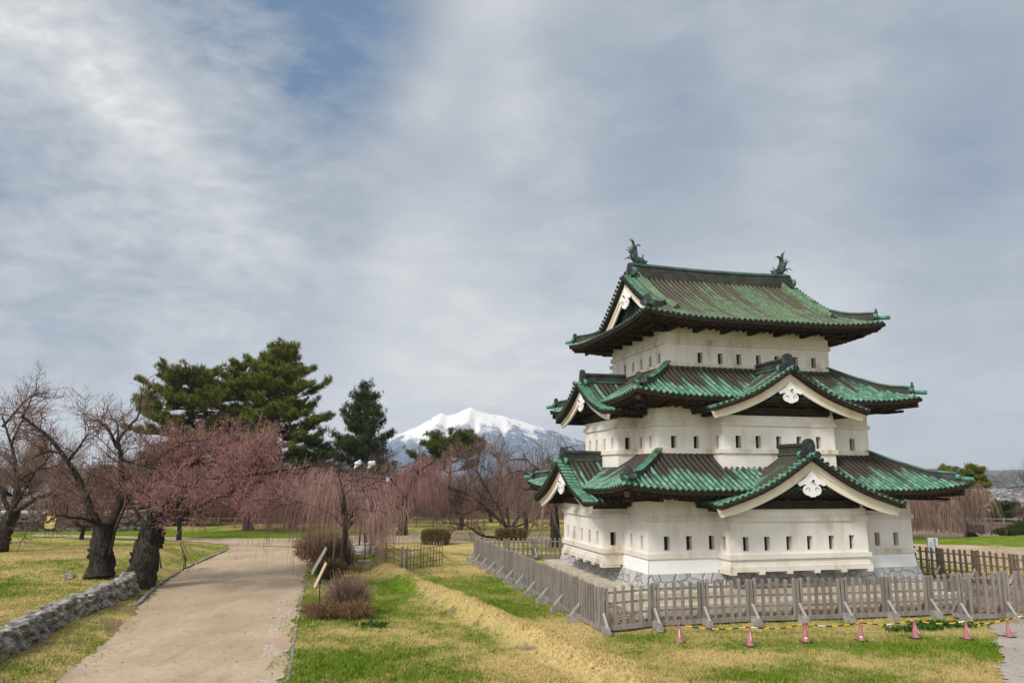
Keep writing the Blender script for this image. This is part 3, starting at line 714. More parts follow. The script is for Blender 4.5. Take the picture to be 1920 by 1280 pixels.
for a, sg in ((x0, -1), (x1, 1)):
    m = MB(); c = np.array([a, bm_, zr + .08]); un = EX * sg
    pl = [(-.30, -.2), (.30, -.2), (.33, .40), (.22, .62), (.08, .70), (-.08, .70), (-.22, .62), (-.33, .40)]
    m.prism(pl, c, EY, EZ, un, .16, 0)
    for s_ in (-1, 1):
        e = c + EY * s_ * .42 + EZ * .12; m.cyl(e - un * .03, e + un * .2, .23, 16, mi=1, capmi=0)
    m.cyl(c - EZ * .1, c + un * .55 - EZ * .1, .10, 10, mi=1, capmi=0); m.cyl(c + un * .16 + EZ * .3, c + un * .2 + EZ * .3, .14, 12)
    m.build('ridge_end_tile', [ONI, ONI_G], rg)
# roof fish: head down on the ridge facing inwards, body rising, forked tail and spiny fins
FISH = simple('verdigris fish', (0.02, 0.026, 0.024), (0.05, 0.17, 0.12), 5, .55, .4, lo=.42, hi=.75, bump=.5)
for a, sg in ((x0 + .18, 1), (x1 - .18, -1)):
    m = MB(); c = np.array([a, bm_, zr + .76])
    sp = np.array([(.62, .02, .06, .05), (.50, .08, .15, .13), (.32, .14, .20, .19), (.12, .20, .21, .20), (-.03, .34, .19, .18), (-.07, .52, .155, .15), (-.05, .68, .12, .12), (-.01, .80, .085, .08), (.02, .90, .05, .06)])
    th = np.linspace(0, 2 * np.pi, 11)
    tg = np.gradient(sp[:, :2], axis=0); tg /= np.linalg.norm(tg, axis=1)[:, None]; nr_ = np.stack([-tg[:, 1], tg[:, 0]], 1)
    X = np.stack([np.stack([c + np.array([sg * (sp[i, 0] + nr_[i, 0] * sp[i, 2] * math.cos(t)), sp[i, 3] * math.sin(t), sp[i, 1] + nr_[i, 1] * sp[i, 2] * math.cos(t)]) for t in th]) for i in range(9)])
    m.grid(X, smooth=False)
    def blade(pts, wd):
        pts = np.array([c + np.array([sg * x, y, z]) for x, y, z in pts]); n = len(pts); m.tube(pts, np.linspace(wd, .008, n), 5)
    for s_ in (-1, 1):
        blade([(.0, .03 * s_, .82), (-.02, .05 * s_, 1.02), (-.06, .06 * s_, 1.2), (-.16, .08 * s_, 1.32), (-.24, .08 * s_, 1.33)], .075)
        blade([(.02, .03 * s_, .84), (.12, .05 * s_, 1.0), (.26, .06 * s_, 1.06), (.38, .06 * s_, .98)], .075)
        blade([(-.18, .10 * s_, .30), (-.34, .16 * s_, .36), (-.52, .2 * s_, .22)], .05)
        blade([(-.16, .10 * s_, .55), (-.28, .14 * s_, .78), (-.45, .16 * s_, .80)], .05)
        blade([(-.14, .10 * s_, .62), (-.18, .12 * s_, .86), (-.28, .13 * s_, .95)], .05)
        blade([(.35, .14 * s_, .28), (.42, .22 * s_, .42), (.38, .25 * s_, .5)], .05)
        m.cyl(c + np.array([sg * .45, .10 * s_, .2]), c + np.array([sg * .46, .17 * s_, .23]), .06, 8)
    for t in np.linspace(.1, .7, 6): blade([(.13 - .1 * t + .04, 0, .25 + t * .75), (.24 - .12 * t, 0, .36 + t * .8)], .05)
    blade([(.6, 0, .10), (.72, 0, .20), (.74, 0, .12)], .09); blade([(.55, 0, .0), (.72, 0, .02), (.8, 0, .0)], .07)
    m.box(c + np.array([sg * .25, 0, -.03]), (.75, .30, .12))
    m.build('roof_fish', FISH, rg)
brackets(12.56, 1.30, 1.45, (S3, S3), (W1 - S3, D1 - S3), r3)
# ------------------------------------------------------------------ the ground
CU = np.array([math.cos(YAW), math.sin(YAW)]); CVv = np.array([-math.sin(YAW), math.cos(YAW)])
PATH_L = np.array([(-9.6, 8), (-11.2, 16), (-12.72, 22.3), (-13.6, 25.5), (-14.6, 28.9), (-16.0, 33.5), (-18.0, 39.5), (-19.4, 45), (-20.1, 48.2), (-21.0, 54), (-21.8, 59.5), (-23.5, 63.8), (-27, 66.6), (-34, 69.0), (-44, 71.5)])
PATH_R = np.array([(-2.6, 8), (-4.6, 16), (-6.44, 22.4), (-7.1, 25.2), (-7.85, 28), (-8.75, 31.7), (-9.75, 35.7), (-10.9, 40.5), (-11.9, 44.7), (-13.3, 50.4), (-14.3, 55.5), (-14.9, 60.5), (-14.2, 64.2), (-12.0, 66.0)])
WALL = np.array([(-14.9, 20.5), (-15.85, 24.3), (-16.15, 26.0), (-16.8, 28.6), (-17.4, 31.7), (-17.75, 34.3), (-18.05, 36.4), (-18.75, 38.2)])
MOUND = np.array([(-8.6, 49.0), (-8.03, 47.8), (-5.27, 40.9), (-2.6, 35.2), (-.37, 30.0), (1.45, 26.1), (2.95, 22.8), (4.6, 19.0), (6.0, 15.0)])
def polydist(x, y, L):
    """distance to a polyline and which side (+ = left of its direction)"""
    best = np.full(np.shape(x), 1e9); side = np.zeros(np.shape(x)); par = np.zeros(np.shape(x))
    for i in range(len(L) - 1):
        a, b = L[i], L[i + 1]; d = b - a; ll = d @ d
        t = np.clip(((x - a[0]) * d[0] + (y - a[1]) * d[1]) / ll, 0, 1)
        dx, dy = x - a[0] - t * d[0], y - a[1] - t * d[1]; q = np.hypot(dx, dy); m = q < best
        best = np.where(m, q, best); side = np.where(m, d[0] * (y - a[1]) - d[1] * (x - a[0]), side); par = np.where(m, i + t, par)
    return best, np.sign(side), par
def height(x, y):
    x = np.asarray(x, float); y = np.asarray(y, float)
    h = .035 * wob(x, y, .55) + .02 * wob(x, y, 1.7, 3)
    dp, sp, _ = polydist(x, y, PATH_L); dr, sr, _ = polydist(x, y, PATH_R)
    onpath = (sp < 0) & (sr > 0) & (y < 66)
    dl = np.where(sp > 0, dp, 0)
    h = h * np.where(onpath, .3, 1.0)
    # raised lawn behind the stone wall, sloping down to the path
    dw, sw, pw = polydist(x, y, WALL)
    terr = .74 + .04 * wob(x, y, .8, 5)
    near = np.where(y < 37.6, np.where(sw > 0, np.where(dw > .22, terr, .18 + .6 * dw), .05 + .13 * smooth(dl, 0, 1.4)), 0)
    far = terr * smooth(dl, .25, 3.6) * (1 - .70 * smooth(y, 50, 66)) 
    k = smooth(y, 36.5, 41)
    h = h + np.where(sp > 0, near * (1 - k) + far * k, 0)
    # low bank running through the lawn
    dm, sm, pm = polydist(x, y, MOUND)
    hm = .56 * (1 - smooth(dm, .12, np.where(sm < 0, .95, 1.25)))
    h = h + hm * (1 + .18 * wob(x, y, 1.4, 2)) * smooth(y, 49.5, 46)
    h = h + np.where((sm < 0) & (dm < 6) & (y < 49), 0.0, 0)
    # mound with a bank inside the bamboo fence
    g2 = np.hypot((x + 8.2) / 3.4, (y - 53.5) / 3.6); h = h + .75 * smooth(g2, 1.25, .75)
    g3 = np.hypot((x + 10.2) / 3.2, (y - 70.5) / 3.0); h = h + .35 * smooth(g3, 1.2, .3)
    # gravel rising to the plinth
    ca = (x - CC[0]) * CU[0] + (y - CC[1]) * CU[1]; cb = (x - CC[0]) * CVv[0] + (y - CC[1]) * CVv[1]
    dc = np.hypot(np.maximum(np.maximum(-ca, ca - W1), 0), np.maximum(np.maximum(-cb, cb - D1), 0))
    h = h + .34 * smooth(dc, 3.3, .9)
    # right lawn hump
    g4 = np.hypot((x - 45) / 9, (y - 65) / 8); h = h + .35 * smooth(g4, 1.2, .5)
    # edge of the hilltop: everything falls away to the plain
    ang = np.arctan2(x, y); edge = 119 + 5 * np.sin(ang * 5) - 14 * smooth(ang, .30, .62)
    r_ = np.hypot(x, y)
    fall = smooth(r_, edge, edge + 46)
    low = -27 - 4 * smooth(r_, 400, 3500) + 1.5 * wob(x, y, .012, 2)
    return h * (1 - fall) + low * fall
def axis(fine_lo, fine_hi, step, far):
    a = list(np.arange(fine_lo, fine_hi + 1e-6, step)); s = step; v = fine_hi
    while v < far: s *= 1.22; v += s; a.append(v)
    s = step; v = fine_lo; b = []
    while v > -far: s *= 1.22; v -= s; b.append(v)
    return np.array(b[::-1] + a)
gx = axis(-40, 50, .30, 9000); gy = axis(14, 74, .30, 9000); gy = gy[gy > -700]; 
GX, GY = np.meshgrid(gx, gy, indexing='ij')
GZ = height(GX, GY)
# where the turf is green and where it is straw coloured (places read off the photograph)
GREEN = [(-6.2, 35, 2.2, 5.5, .9), (-8.6, 29.5, 2.2, 2.5, .8), (-5.6, 40.5, 1.8, 3.2, 1.0), (-2.4, 37.5, 1.6, 3, .9), (-.2, 34.0, 1.9, 2.0, 1.0), (0.4, 41, 1.3, 3.5, .8), (-1.5, 44, 1.5, 2.8, .7),
         (4.6, 28.6, 1.6, .7, 1.1), (9.6, 27.2, 3.0, 1.0, .75), (13.5, 27.6, 2.2, 1.2, .9), (16.4, 26.4, 1.8, 2.0, .95), (-4.9, 25.5, 2.4, 1.6, .7), (-2.2, 23.3, 2.5, 1.2, .65), (-6, 23, 1.6, 1.4, .75),
         (3.8, 26.2, 1.6, 1.0, .55), (8.5, 23.5, 2.5, 1.1, .55), (-33, 73.5, 22, 6.5, 1.3), (-23, 76, 8, 6, 1.2), (45, 64, 10, 7, 1.5), (-24.5, 34, 3, 3, .5), (-22, 41.5, 2, 2, .45), (-21.6, 55, 1.6, 7, .6), (-29, 58, 6, 4, .45),
         (-17.5, 42, 0.9, 4, .4), (2, 61, 5, 3.0, .5), (-4, 57, 2.6, 1.4, .25), (-10.4, 37, 1.2, 3, .6), (-12.2, 43.5, 1.2, 3, .8), (20.5, 27.0, 2, 1.2, .6), (-1.4, 28.2, 1.0, 2.2, .35)]
STRAW = [(-1.6, 47.5, 2.2, 2.5, .5), (2.2, 29.8, 1.6, 1.6, .8), (6.5, 25.8, 3, .9, .6), (0.3, 24.6, 2.4, 2.0, .4), (-27, 51, 7, 4, .5), (-6.2, 29.3, 1.6, 1.0, .5), (-4, 61, 4, 3, .6)]
def greenness(x, y):
    g = .40 + .26 * wob(x, y, .42, 1) + .16 * wob(x, y, 1.1, 4)
    for cx_, cy_, sx, sy, a in GREEN: g = g + .62 * a * np.exp(-((x - cx_) / sx) ** 2 - ((y - cy_) / sy) ** 2)
    for cx_, cy_, sx, sy, a in STRAW: g = g - a * np.exp(-((x - cx_) / sx) ** 2 - ((y - cy_) / sy) ** 2)
    dm, sm, _ = polydist(x, y, MOUND)
    g = g - .9 * np.exp(-(dm / .55) ** 2) * smooth(y, 49.5, 46)
    return g
def bareness(x, y):
    dm, sm, _ = polydist(x, y, MOUND)
    b = .9 * np.exp(-((dm - .75) / .30) ** 2) * (sm < 0) * smooth(y, 49.5, 46) * smooth(wob(x, y, 1.2, 9) + .8 * wob(x, y, 4.5, 1), -.35, .7)
    dw, sw, _ = polydist(x, y, WALL); dl, s_, _ = polydist(x, y, PATH_L)
    b = b + .8 * ((sw < 0) & (s_ > 0)) * smooth(y, 41, 36) * smooth(wob(x, y, .9, 3), -.5, .6)
    dr_, _, _ = polydist(x, y, PATH_R); b = b + .75 * np.exp(-(dl / .55) ** 2) * smooth(wob(x, y, .7, 2), -.6, .5) + .6 * np.exp(-(dr_ / .4) ** 2) * smooth(wob(x, y, .8, 6), -.4, .6)
    b = b + .8 * np.exp(-((x + 20.6) / 1.6) ** 2 - ((y - 42.5) / 1.5) ** 2)
    b = b + .5 * np.exp(-((x - 8) / 5) ** 2 - ((y - 24.8) / .8) ** 2) + .8 * np.exp(-((x - 10) / 9) ** 2 - ((y - 29.5) / .45) ** 2)
    b = b + .35 * np.exp(-((x + 3.2) / 1.8) ** 2 - ((y - 25) / 1.0) ** 2)
    return b
def turf_nodes(g, pos):
    gr, ba = g.attr('green'), g.attr('bare')
    n1 = g.math('MULTIPLY_ADD', g.noise(pos, .8, 6, .68), .55, g.math('MULTIPLY', g.noise(pos, 2.3, 6, .7), .45)); n2 = g.noise(pos, 6.5, 5, .7); n3 = g.noise(pos, 38, 3, .7)
    f = g.math('ADD', gr, g.math('ADD', g.math('MULTIPLY', g.math('SUBTRACT', n1, .5), 3.2), g.math('MULTIPLY', g.math('SUBTRACT', n2, .5), 3.4)))
    f = g.mapr(f, .10, .98)
    straw = g.mix(g.mapr(n2, .3, .7), (0.42, 0.30, 0.115), (0.68, 0.525, 0.235))
    green = g.mix(g.mapr(n2, .32, .68), (0.062, 0.135, 0.007), (0.19, 0.28, 0.024))
    col = g.mix(f, straw, green)
    fb = g.mapr(g.math('ADD', ba, g.math('MULTIPLY', g.math('SUBTRACT', n2, .5), .9)), .42, .8)
    col = g.mix(g.math('MULTIPLY', fb, .8), col, (0.19, 0.135, 0.085))
    return g.mix(g.mapr(n3, .3, .7, 0, .35), col, g.mix(.55, col, (0.05, 0.045, 0.02))), n3, n2
def m_turf():
    g = new_mat('turf', .95, .0)
    col, n3, n2 = turf_nodes(g, g.pos)
    # the plain far below: dull fields and woods
    z = g.n('ShaderNodeSeparateXYZ', {0: g.pos}).outputs[2]
    far = g.mix(g.mapr(g.noise(g.pos, .02, 5), .4, .6), (0.05, 0.06, 0.03), (0.16, 0.14, 0.10))
    g.col(g.mix(g.mapr(z, -2, -12), col, far))
    g.bump(g.math('ADD', n3, n2), .7, .06); return g.m
gm = MB(); gm.grid(np.stack([GX, GY, GZ], -1), flip=True, green=greenness(GX, GY).ravel(), bare=bareness(GX, GY).ravel())
tag(gm.build('ground', m_turf()), kind='structure')

def m_sand(name, c1, c2, c3):
    g = new_mat(name, .95, .08)
    n1 = g.noise(g.scalev(g.pos, (1, .55, 1)), .5, 6, .6); n2 = g.noise(g.pos, 4, 6, .7); n3 = g.noise(g.pos, 45, 3, .75)
    c = g.mix(g.mapr(n1, .32, .68), c1, c2)
    c = g.mix(g.mapr(n2, .48, .74, 0, .7), c, c3); c = g.mix(g.mapr(g.noise(g.scalev(g.pos, (1, .18, 1)), 1.6, 6, .65), .5, .75, 0, .45), c, c3)
    v = g.n('ShaderNodeTexVoronoi', {'Vector': g.pos, 'Scale': 28.0}, feature='F1')
    c = g.mix(g.mapr(v.outputs['Distance'], .20, .08, 0, .35), c, g.mix(g.n('ShaderNodeSeparateColor', {0: v.outputs['Color']}).outputs[0], (0.16, .13, .10), (0.62, .55, .46)))
    g.col(g.mix(g.mapr(n3, .3, .7, 0, .5), c, tuple(x * .72 for x in c1)))
    g.bump(g.math('ADD', n3, n2), .5, .03); return g.m
SAND = m_sand('sandy path', (0.40, 0.30, 0.20), (0.53, 0.41, 0.29), (0.25, 0.18, 0.115))
def resample(L, n):
    L = np.asarray(L, float); s = np.concatenate([[0], np.cumsum(np.hypot(*np.diff(L, axis=0).T))]); t = np.linspace(0, s[-1], n)
    # smooth the corners
    P = np.column_stack([np.interp(t, s, L[:, 0]), np.interp(t, s, L[:, 1])])
    for _ in range(6): P[1:-1] = (P[:-2] + 2 * P[1:-1] + P[2:]) / 4
    return P
def strip(name, A, B, n, m, dz, mat, jag=.15, kind='structure'):
    a, b = resample(A, n), resample(B, n)
    t = np.linspace(0, 1, m)[None, :, None]; X = a[:, None] * (1 - t) + b[:, None] * t
    d = unit(b - a)[:, None]; u = np.arange(n)
    u = u * 75. / n; j = (wob(u * .9, u * .3, 1, 3) * .7 + wob(u * 3.3, u * .5, 1, 8) * .35) * jag; j2 = (wob(u * .8, u * .4, 1, 6) * .7 + wob(u * 3.1, u * .6, 1, 4) * .35) * jag
    X[:, 0] += d[:, 0] * j[:, None]; X[:, -1] += d[:, 0] * j2[:, None]
    Z = height(X[..., 0], X[..., 1]) + dz
    mb = MB(); mb.grid(np.concatenate([X, Z[..., None]], -1), flip=True)
    return tag(mb.build(name, mat), kind=kind)
iL, iR = 12, 12
strip('path', PATH_L[:12], PATH_R[:12], 600, 30, .022, SAND, .28)
strip('cross_path', np.array([(-46, 72.0), (-34, 68.8), (-27, 66.4), (-23.5, 63.6), (-18, 62.4), (-14.6, 62.2), (-13, 65), (-8, 66.6), (0, 67.0), (8, 65), (16, 62.5), (24, 58), (30, 50), (36, 46)]),
      np.array([(-46, 74.2), (-34, 71.6), (-27, 70.0), (-23, 69.9), (-18, 71.2), (-14, 75), (-10.6, 76.6), (-4, 77), (4, 74), (12, 76), (22, 82), (34, 88), (50, 84), (75, 74)]), 260, 34, .034, SAND, .3)
def lawn_patch():                                   # oval lawn with the weeping tree, laid in the sandy court
    th = np.linspace(0, 2 * np.pi, 80); r_ = np.linspace(0, 1, 14)
    cx_, cy_ = 46.5, 65.0
    X = cx_ + np.outer(r_, 11.5 * np.cos(th) + .4 * np.sin(3 * th)); Y = cy_ + np.outer(r_, 7.0 * np.sin(th) + .3 * np.cos(5 * th)) - (X - cx_) * .35
    Z = height(X, Y) + .055 + .12 * (1 - r_[:, None] ** 2)
    mb = MB(); mb.grid(np.stack([X, Y, Z], -1), green=np.full(X.size, .95), bare=np.zeros(X.size), flip=True); return tag(mb.build('oval_lawn', bpy.data.materials['turf']), kind='structure')
lawn_patch()
# gravel inside the fence and the gravel path at the right edge
def m_gravel(name, sc, cols, base):
    g = new_mat(name, .9, .15)
    v = g.n('ShaderNodeTexVoronoi', {'Vector': g.pos, 'Scale': sc}, feature='F1')
    k = g.n('ShaderNodeSeparateColor', {0: v.outputs['Color']})
    c = g.mix(g.mapr(k.outputs[0], .2, .8), cols[0], cols[1]); c = g.mix(g.mapr(k.outputs[1], .55, .9), c, cols[2])
    g.col(g.mix(g.mapr(v.outputs['Distance'], .25, .62), c, base)); g.bump(v.outputs['Distance'], -1.0 if False else .9, .02); return g.m
GRAVEL = m_gravel('brown gravel', 17, ((0.34, 0.20, 0.11), (0.48, 0.36, 0.25), (0.62, 0.55, 0.46)), (0.10, 0.06, 0.035))
FA = np.array([3.45, 29.35]); FB = np.array([17.0, 32.45]); FL = np.array([-2.5, 52.6]); FR = np.array([24.0, 46.4]); FC = np.array([29.6, 35.2]); FBK = np.array([3.6, 54.4])
strip('gravel_bed', np.array([FA + (.35, .15), FA + (.2, .9), (1.4, 38), (-2.0, 51.8)]), np.array([FC + (-.5, .2), (28, 39), FR + (-.3, -.5), FR + (-1, 2)]), 90, 90, .03, GRAVEL, .05)
strip('gravel_path', np.array([(12.6, 19.0), (14.2, 22.9), (16.2, 26.0), (18.4, 29.9), (19.0, 31.0), (22, 32.5), (26, 33)]), np.array([(20, 16), (23, 20), (25.5, 24), (27.5, 27), (28.6, 29), (29.6, 31), (31, 33)]), 300, 24, .03,
      m_sand('gravel path', (0.36, 0.31, 0.26), (0.45, 0.40, 0.34), (0.25, 0.20, 0.15)), .35)
# short turf: too many blades to count
def inside(x, y, poly):
    c = np.zeros(np.shape(x), bool); n = len(poly)
    for i in range(n):
        (x0, y0), (x1, y1) = poly[i], poly[i - 1]
        c ^= ((y0 > y) != (y1 > y)) & (x < (x1 - x0) * (y - y0) / (y1 - y0 + 1e-12) + x0)
    return c
PATH_POLY = np.concatenate([PATH_L[:12], PATH_R[:12][::-1]])
FENCE_POLY = [FA, FB, FC, FR, FBK, FL]
GP_POLY = [(12.6, 19.0), (14.2, 22.9), (16.2, 26.0), (18.4, 29.9), (19.0, 31.0), (31, 33), (29, 28), (20, 16)]
def turf_blades(n):
    y = 19.5 + 42 * rng.random(n) ** 1.7; x = (rng.random(n) * 2 - 1) * (y * .74 + 1)
    ok = ~inside(x, y, FENCE_POLY) & ~inside(x, y, GP_POLY) & ((~inside(x, y, PATH_POLY)) | (rng.random(n) < .004))
    dw, _, _ = polydist(x, y, WALL); dl, sl_, _ = polydist(x, y, PATH_L); dr_, _, _ = polydist(x, y, PATH_R)
    edge = np.minimum(dl, dr_); ok |= inside(x, y, PATH_POLY) & (edge < .55) & (rng.random(n) < .5 * smooth(wob(x, y, .8, 7), .0, .6))
    gr = greenness(x, y); ba = bareness(x, y)
    ok &= (dw > .35) & (rng.random(n) > ba * .8) & ((x > -40) & (x < 50))
    x, y, gr, ba = x[ok], y[ok], gr[ok], ba[ok]; n = len(x)
    z = height(x, y) - .01; tus = smooth(wob(x, y, 2.2, 5) + wob(x, y, 6.1, 2) * .7, .35, 1.2)
    dens = np.clip(gr, .15, 1)
    h = (.04 + .065 * rng.random(n) ** 1.5) * (.75 + .6 * dens) * (1 + 1.1 * tus); wd = .010 + .012 * rng.random(n)
    a = rng.random(n) * 6.283; ca, sa = np.cos(a), np.sin(a); ln = (rng.random((n, 2)) - .5) * 1.3 * h[:, None]
    b = np.stack([x, y, z], 1); o = np.stack([ca * wd, sa * wd, 0 * z], 1)
    V = np.stack([b - o, b + o, b + np.column_stack([ln, h])], 1).reshape(-1, 3)
    mb = MB(); mb.add(V, np.arange(3 * n).reshape(-1, 3), green=np.repeat(gr + .05 * rng.standard_normal(n), 3), bare=np.repeat(ba * .5, 3))
    g = new_mat('grass blades', .9, .0); col, _, _ = turf_nodes(g, g.pos); g.col(col)
    return tag(mb.build('grass', g.m), kind='stuff')
turf_blades(600000)
# sky-high far things: the volcano, low hills, and the town on the plain
def m_mountain():
    g = new_mat('mountain', .95, .05)
    z = g.n('ShaderNodeSeparateXYZ', {0: g.obj}).outputs[2]
    n = g.noise(g.scalev(g.obj, (1, 1, .35)), .012, 7, .62); rv = g.attr('ravine')
    f = g.math('ADD', z, g.math('ADD', g.math('MULTIPLY', g.math('SUBTRACT', n, .5), 210), g.math('MULTIPLY', rv, 85)))
    xx = g.n('ShaderNodeSeparateXYZ', {0: g.obj}).outputs[0]
    f = g.math('MULTIPLY_ADD', g.mapr(xx, -250, -520), 55, f)
    s = g.mapr(f, 200, 244); st = g.mapr(g.math('ADD', g.noise(g.scalev(g.obj, (1, .3, .22)), .035, 6, .7), g.math('MULTIPLY', rv, -.1)), .60, .66)
    s = g.math('MULTIPLY', s, g.math('SUBTRACT', 1.0, g.math('MULTIPLY', st, .75)))
    fl = g.mapr(g.math('ADD', g.noise(g.scalev(g.obj, (1, 1, .3)), .03, 5, .7), g.math('MULTIPLY', g.mapr(z, 60, 230), .10)), .62, .68)
    s = g.math('MAXIMUM', s, g.math('MULTIPLY', fl, .55))
    g.col(g.mix(s, (0.085, 0.12, 0.175), (0.82, 0.77, 0.71))); return g.m  # grey-blue bare forest, with some distance haze painted into its blue
def mountain():
    D = 4000.0
    prof = np.array([(-1500, 15), (-1050, 100), (-840, 165), (-668, 226), (-505, 294), (-430, 340), (-378, 370), (-341, 354), (-300, 364), (-255, 386), (-221, 400), (-180, 381), (-110, 362), (-43, 354), (60, 322), (160, 290), (264, 257), (420, 205), (560, 165), (800, 105), (1100, 50), (1600, 5)])
    x = np.linspace(-1500, 1600, 420); z0 = np.interp(x, prof[:, 0], prof[:, 1]) + 27
    for _ in range(1): z0[1:-1] = (z0[:-2] + 2 * z0[1:-1] + z0[2:]) / 4
    v = np.linspace(-1, 1, 130)[:, None]          # -1 = towards the camera
    X = x[None] + 0 * v; depth = 1150.0
    fall = (1 - np.abs(v)) ** 1.15
    cx_ = (x[None] + 200)
    rid = np.abs(np.sin(cx_ / 62 + 1.6 * np.sin(cx_ / 210) + 2.2 * v)) * .6 + np.abs(np.sin(cx_ / 27 + 3 * v + np.sin(cx_ / 90))) * .3
    am = smooth(np.abs(v), 0, .45) * (1 - smooth(np.abs(v), .75, 1)) * (z0[None] / 430)
    Z = z0[None] * fall + (rid - .45) * 62 * am - 60
    Y = D + v * depth * (.45 + .55 * z0[None] / 430)
    mb = MB(); mb.grid(np.stack([X, Y, Z], -1), flip=True, ravine=(-(rid - .45) * np.ones_like(X)).ravel())
    return tag(mb.build('mountain', m_mountain()), kind='structure')
mountain()
def hills():
    mb = MB()
    for D, hh, sd in ((3300, 26, 1), (2300, 6, 5)):
        x = np.linspace(-3600, 3600, 260); v = np.linspace(-1, 1, 18)[:, None]
        z = hh * (1 + .35 * wob(x, 0 * x, .0032, sd) + .2 * wob(x, 0 * x, .011, sd)) * smooth(np.abs(x - 60), 150, 700 + 0 * x) + 4
        mb.grid(np.stack([x[None] + 0 * v, D + 330 * v + 0 * x[None], -40 + (z + 40)[None] * (1 - v * v)], -1), flip=True)
    return tag(mb.build('hills', simple('wooded hills', (0.035, 0.05, 0.035), (0.09, 0.095, 0.07), .02, .95, .05, space='pos')), kind='structure')
hills()
def town():
    n = 2600
    y = 420 + 1900 * rng.random(n) ** 1.3; x = (rng.random(n) * 2 - 1) * (y * .95); z = height(x, y)
    mb = MB()
    for i in range(n):
        w, d, h = 6 + 7 * rng.random(), 6 + 7 * rng.random(), 3 + 4 * rng.random() + (rng.random() < .03) * 10
        a = rotz(rng.random() * 3.1); mb.box((x[i], y[i], z[i] + h / 2), (w, d, h), a, 0, k=rng.random())
        V = np.array([[-w / 2 - .5, -d / 2 - .5, h], [w / 2 + .5, -d / 2 - .5, h], [w / 2 + .5, d / 2 + .5, h], [-w / 2 - .5, d / 2 + .5, h], [0, -d / 2 - .5, h + 2.2], [0, d / 2 + .5, h + 2.2]]) @ a.T + (x[i], y[i], z[i])
        mb.add(V[[0, 3, 5, 4]], [[0, 1, 2, 3]], 1, k=rng.random()); mb.add(V[[1, 2, 5, 4]], [[0, 1, 2, 3]], 1, k=rng.random()); mb.add(V[[0, 1, 4]], [[0, 1, 2]], 0, k=.5)
    ms = []
    for nm, cols in (('house walls', ((.55, .53, .50), (.22, .19, .17))), ('house roofs', ((.10, .12, .17), (.24, .15, .13)))):
        g = new_mat(nm, .8); g.col(g.mix(g.attr('k'), *cols)); ms.append(g.m)
    return tag(mb.build('distant_town', ms), kind='stuff')
town()
def haze():
    mb = MB(); mb.box2((-5200, -650, -75), (5200, 5400, 440))
    m = bpy.data.materials.new('haze'); m.use_nodes = True; t = m.node_tree; t.nodes.clear(); g = G(t)
    o = g.n('ShaderNodeOutputMaterial'); v = g.n('ShaderNodeVolumePrincipled', {'Color': (0.76, 0.86, 1.0, 1), 'Density': HAZE_D, 'Anisotropy': .1})
    t.links.new(v.outputs[0], o.inputs['Volume']); m.cycles.homogeneous_volume = True if hasattr(m.cycles, 'homogeneous_volume') else False
    return tag(mb.build('haze', m), kind='stuff')
HAZE_D = 1.45e-4
haze()

def fallen_leaves():
    n = 9000; y = 20 + 34 * rng.random(n) ** 1.5; x = (rng.random(n) * 2 - 1) * (y * .74 + 1)
    dl, _, _ = polydist(x, y, PATH_L); dr_, _, _ = polydist(x, y, PATH_R); on = inside(x, y, PATH_POLY)
    ok = (~inside(x, y, FENCE_POLY)) & (rng.random(n) < np.where(on, .10 + .8 * np.exp(-np.minimum(dl, dr_) / .5), .45)); x, y = x[ok], y[ok]; n = len(x)
    p = np.column_stack([x, y, height(x, y) + .035 + .02 * rng.random(n)]); a = rng.random(n) * 6.28; s = .022 + .03 * rng.random(n)
    u = np.column_stack([np.cos(a), np.sin(a), rng.normal(0, .3, n)]) * s[:, None]; v = np.column_stack([-np.sin(a), np.cos(a), rng.normal(0, .3, n)]) * s[:, None] * .6
    mb = MB(); mb.add(np.stack([p - u, p - v, p + u, p + v], 1).reshape(-1, 3), np.arange(4 * n).reshape(-1, 4), k=np.repeat(rng.random(n), 4))
    g = new_mat('dead leaves', .9, .05); g.col(g.mix(g.attr('k'), (0.07, 0.04, 0.02), (0.34, 0.21, 0.10))); return tag(mb.build('fallen_leaves', g.m), kind='stuff')
fallen_leaves()
# ------------------------------------------------------------------ fences, cones, signs, stones
def m_wood(name, c1, c2, dark=.5):
    g = new_mat(name, .88, .12)
    n = g.noise(g.scalev(g.obj, (9, 9, .7)), 2.4, 5, .65); n2 = g.noise(g.obj, .9, 4)
    k = g.attr('k')
    c = g.mix(g.mapr(n, .3, .7), c1, c2)
    c = g.mix(g.math('MULTIPLY', k, .55), c, tuple(x * .45 for x in c1))
    c = g.mix(g.math('MULTIPLY', g.mapr(n2, .5, .8), dark), c, (0.10, 0.075, 0.05))
    g.col(c); g.bump(n, .35, .01); return g.m
GREYWOOD = m_wood('grey fence timber', (0.19, 0.162, 0.14), (0.335, 0.298, 0.265))
PALEWOOD = m_wood('pale brace timber', (0.30, 0.275, 0.25), (0.45, 0.42, 0.39), .3)
BROWNWOOD = m_wood('brown fence timber', (0.135, 0.10, 0.07), (0.235, 0.18, 0.135))
BLOCK = simple('footing timber', (0.22, 0.20, 0.175), (0.36, 0.335, 0.30), 4, .9, bump=.3)
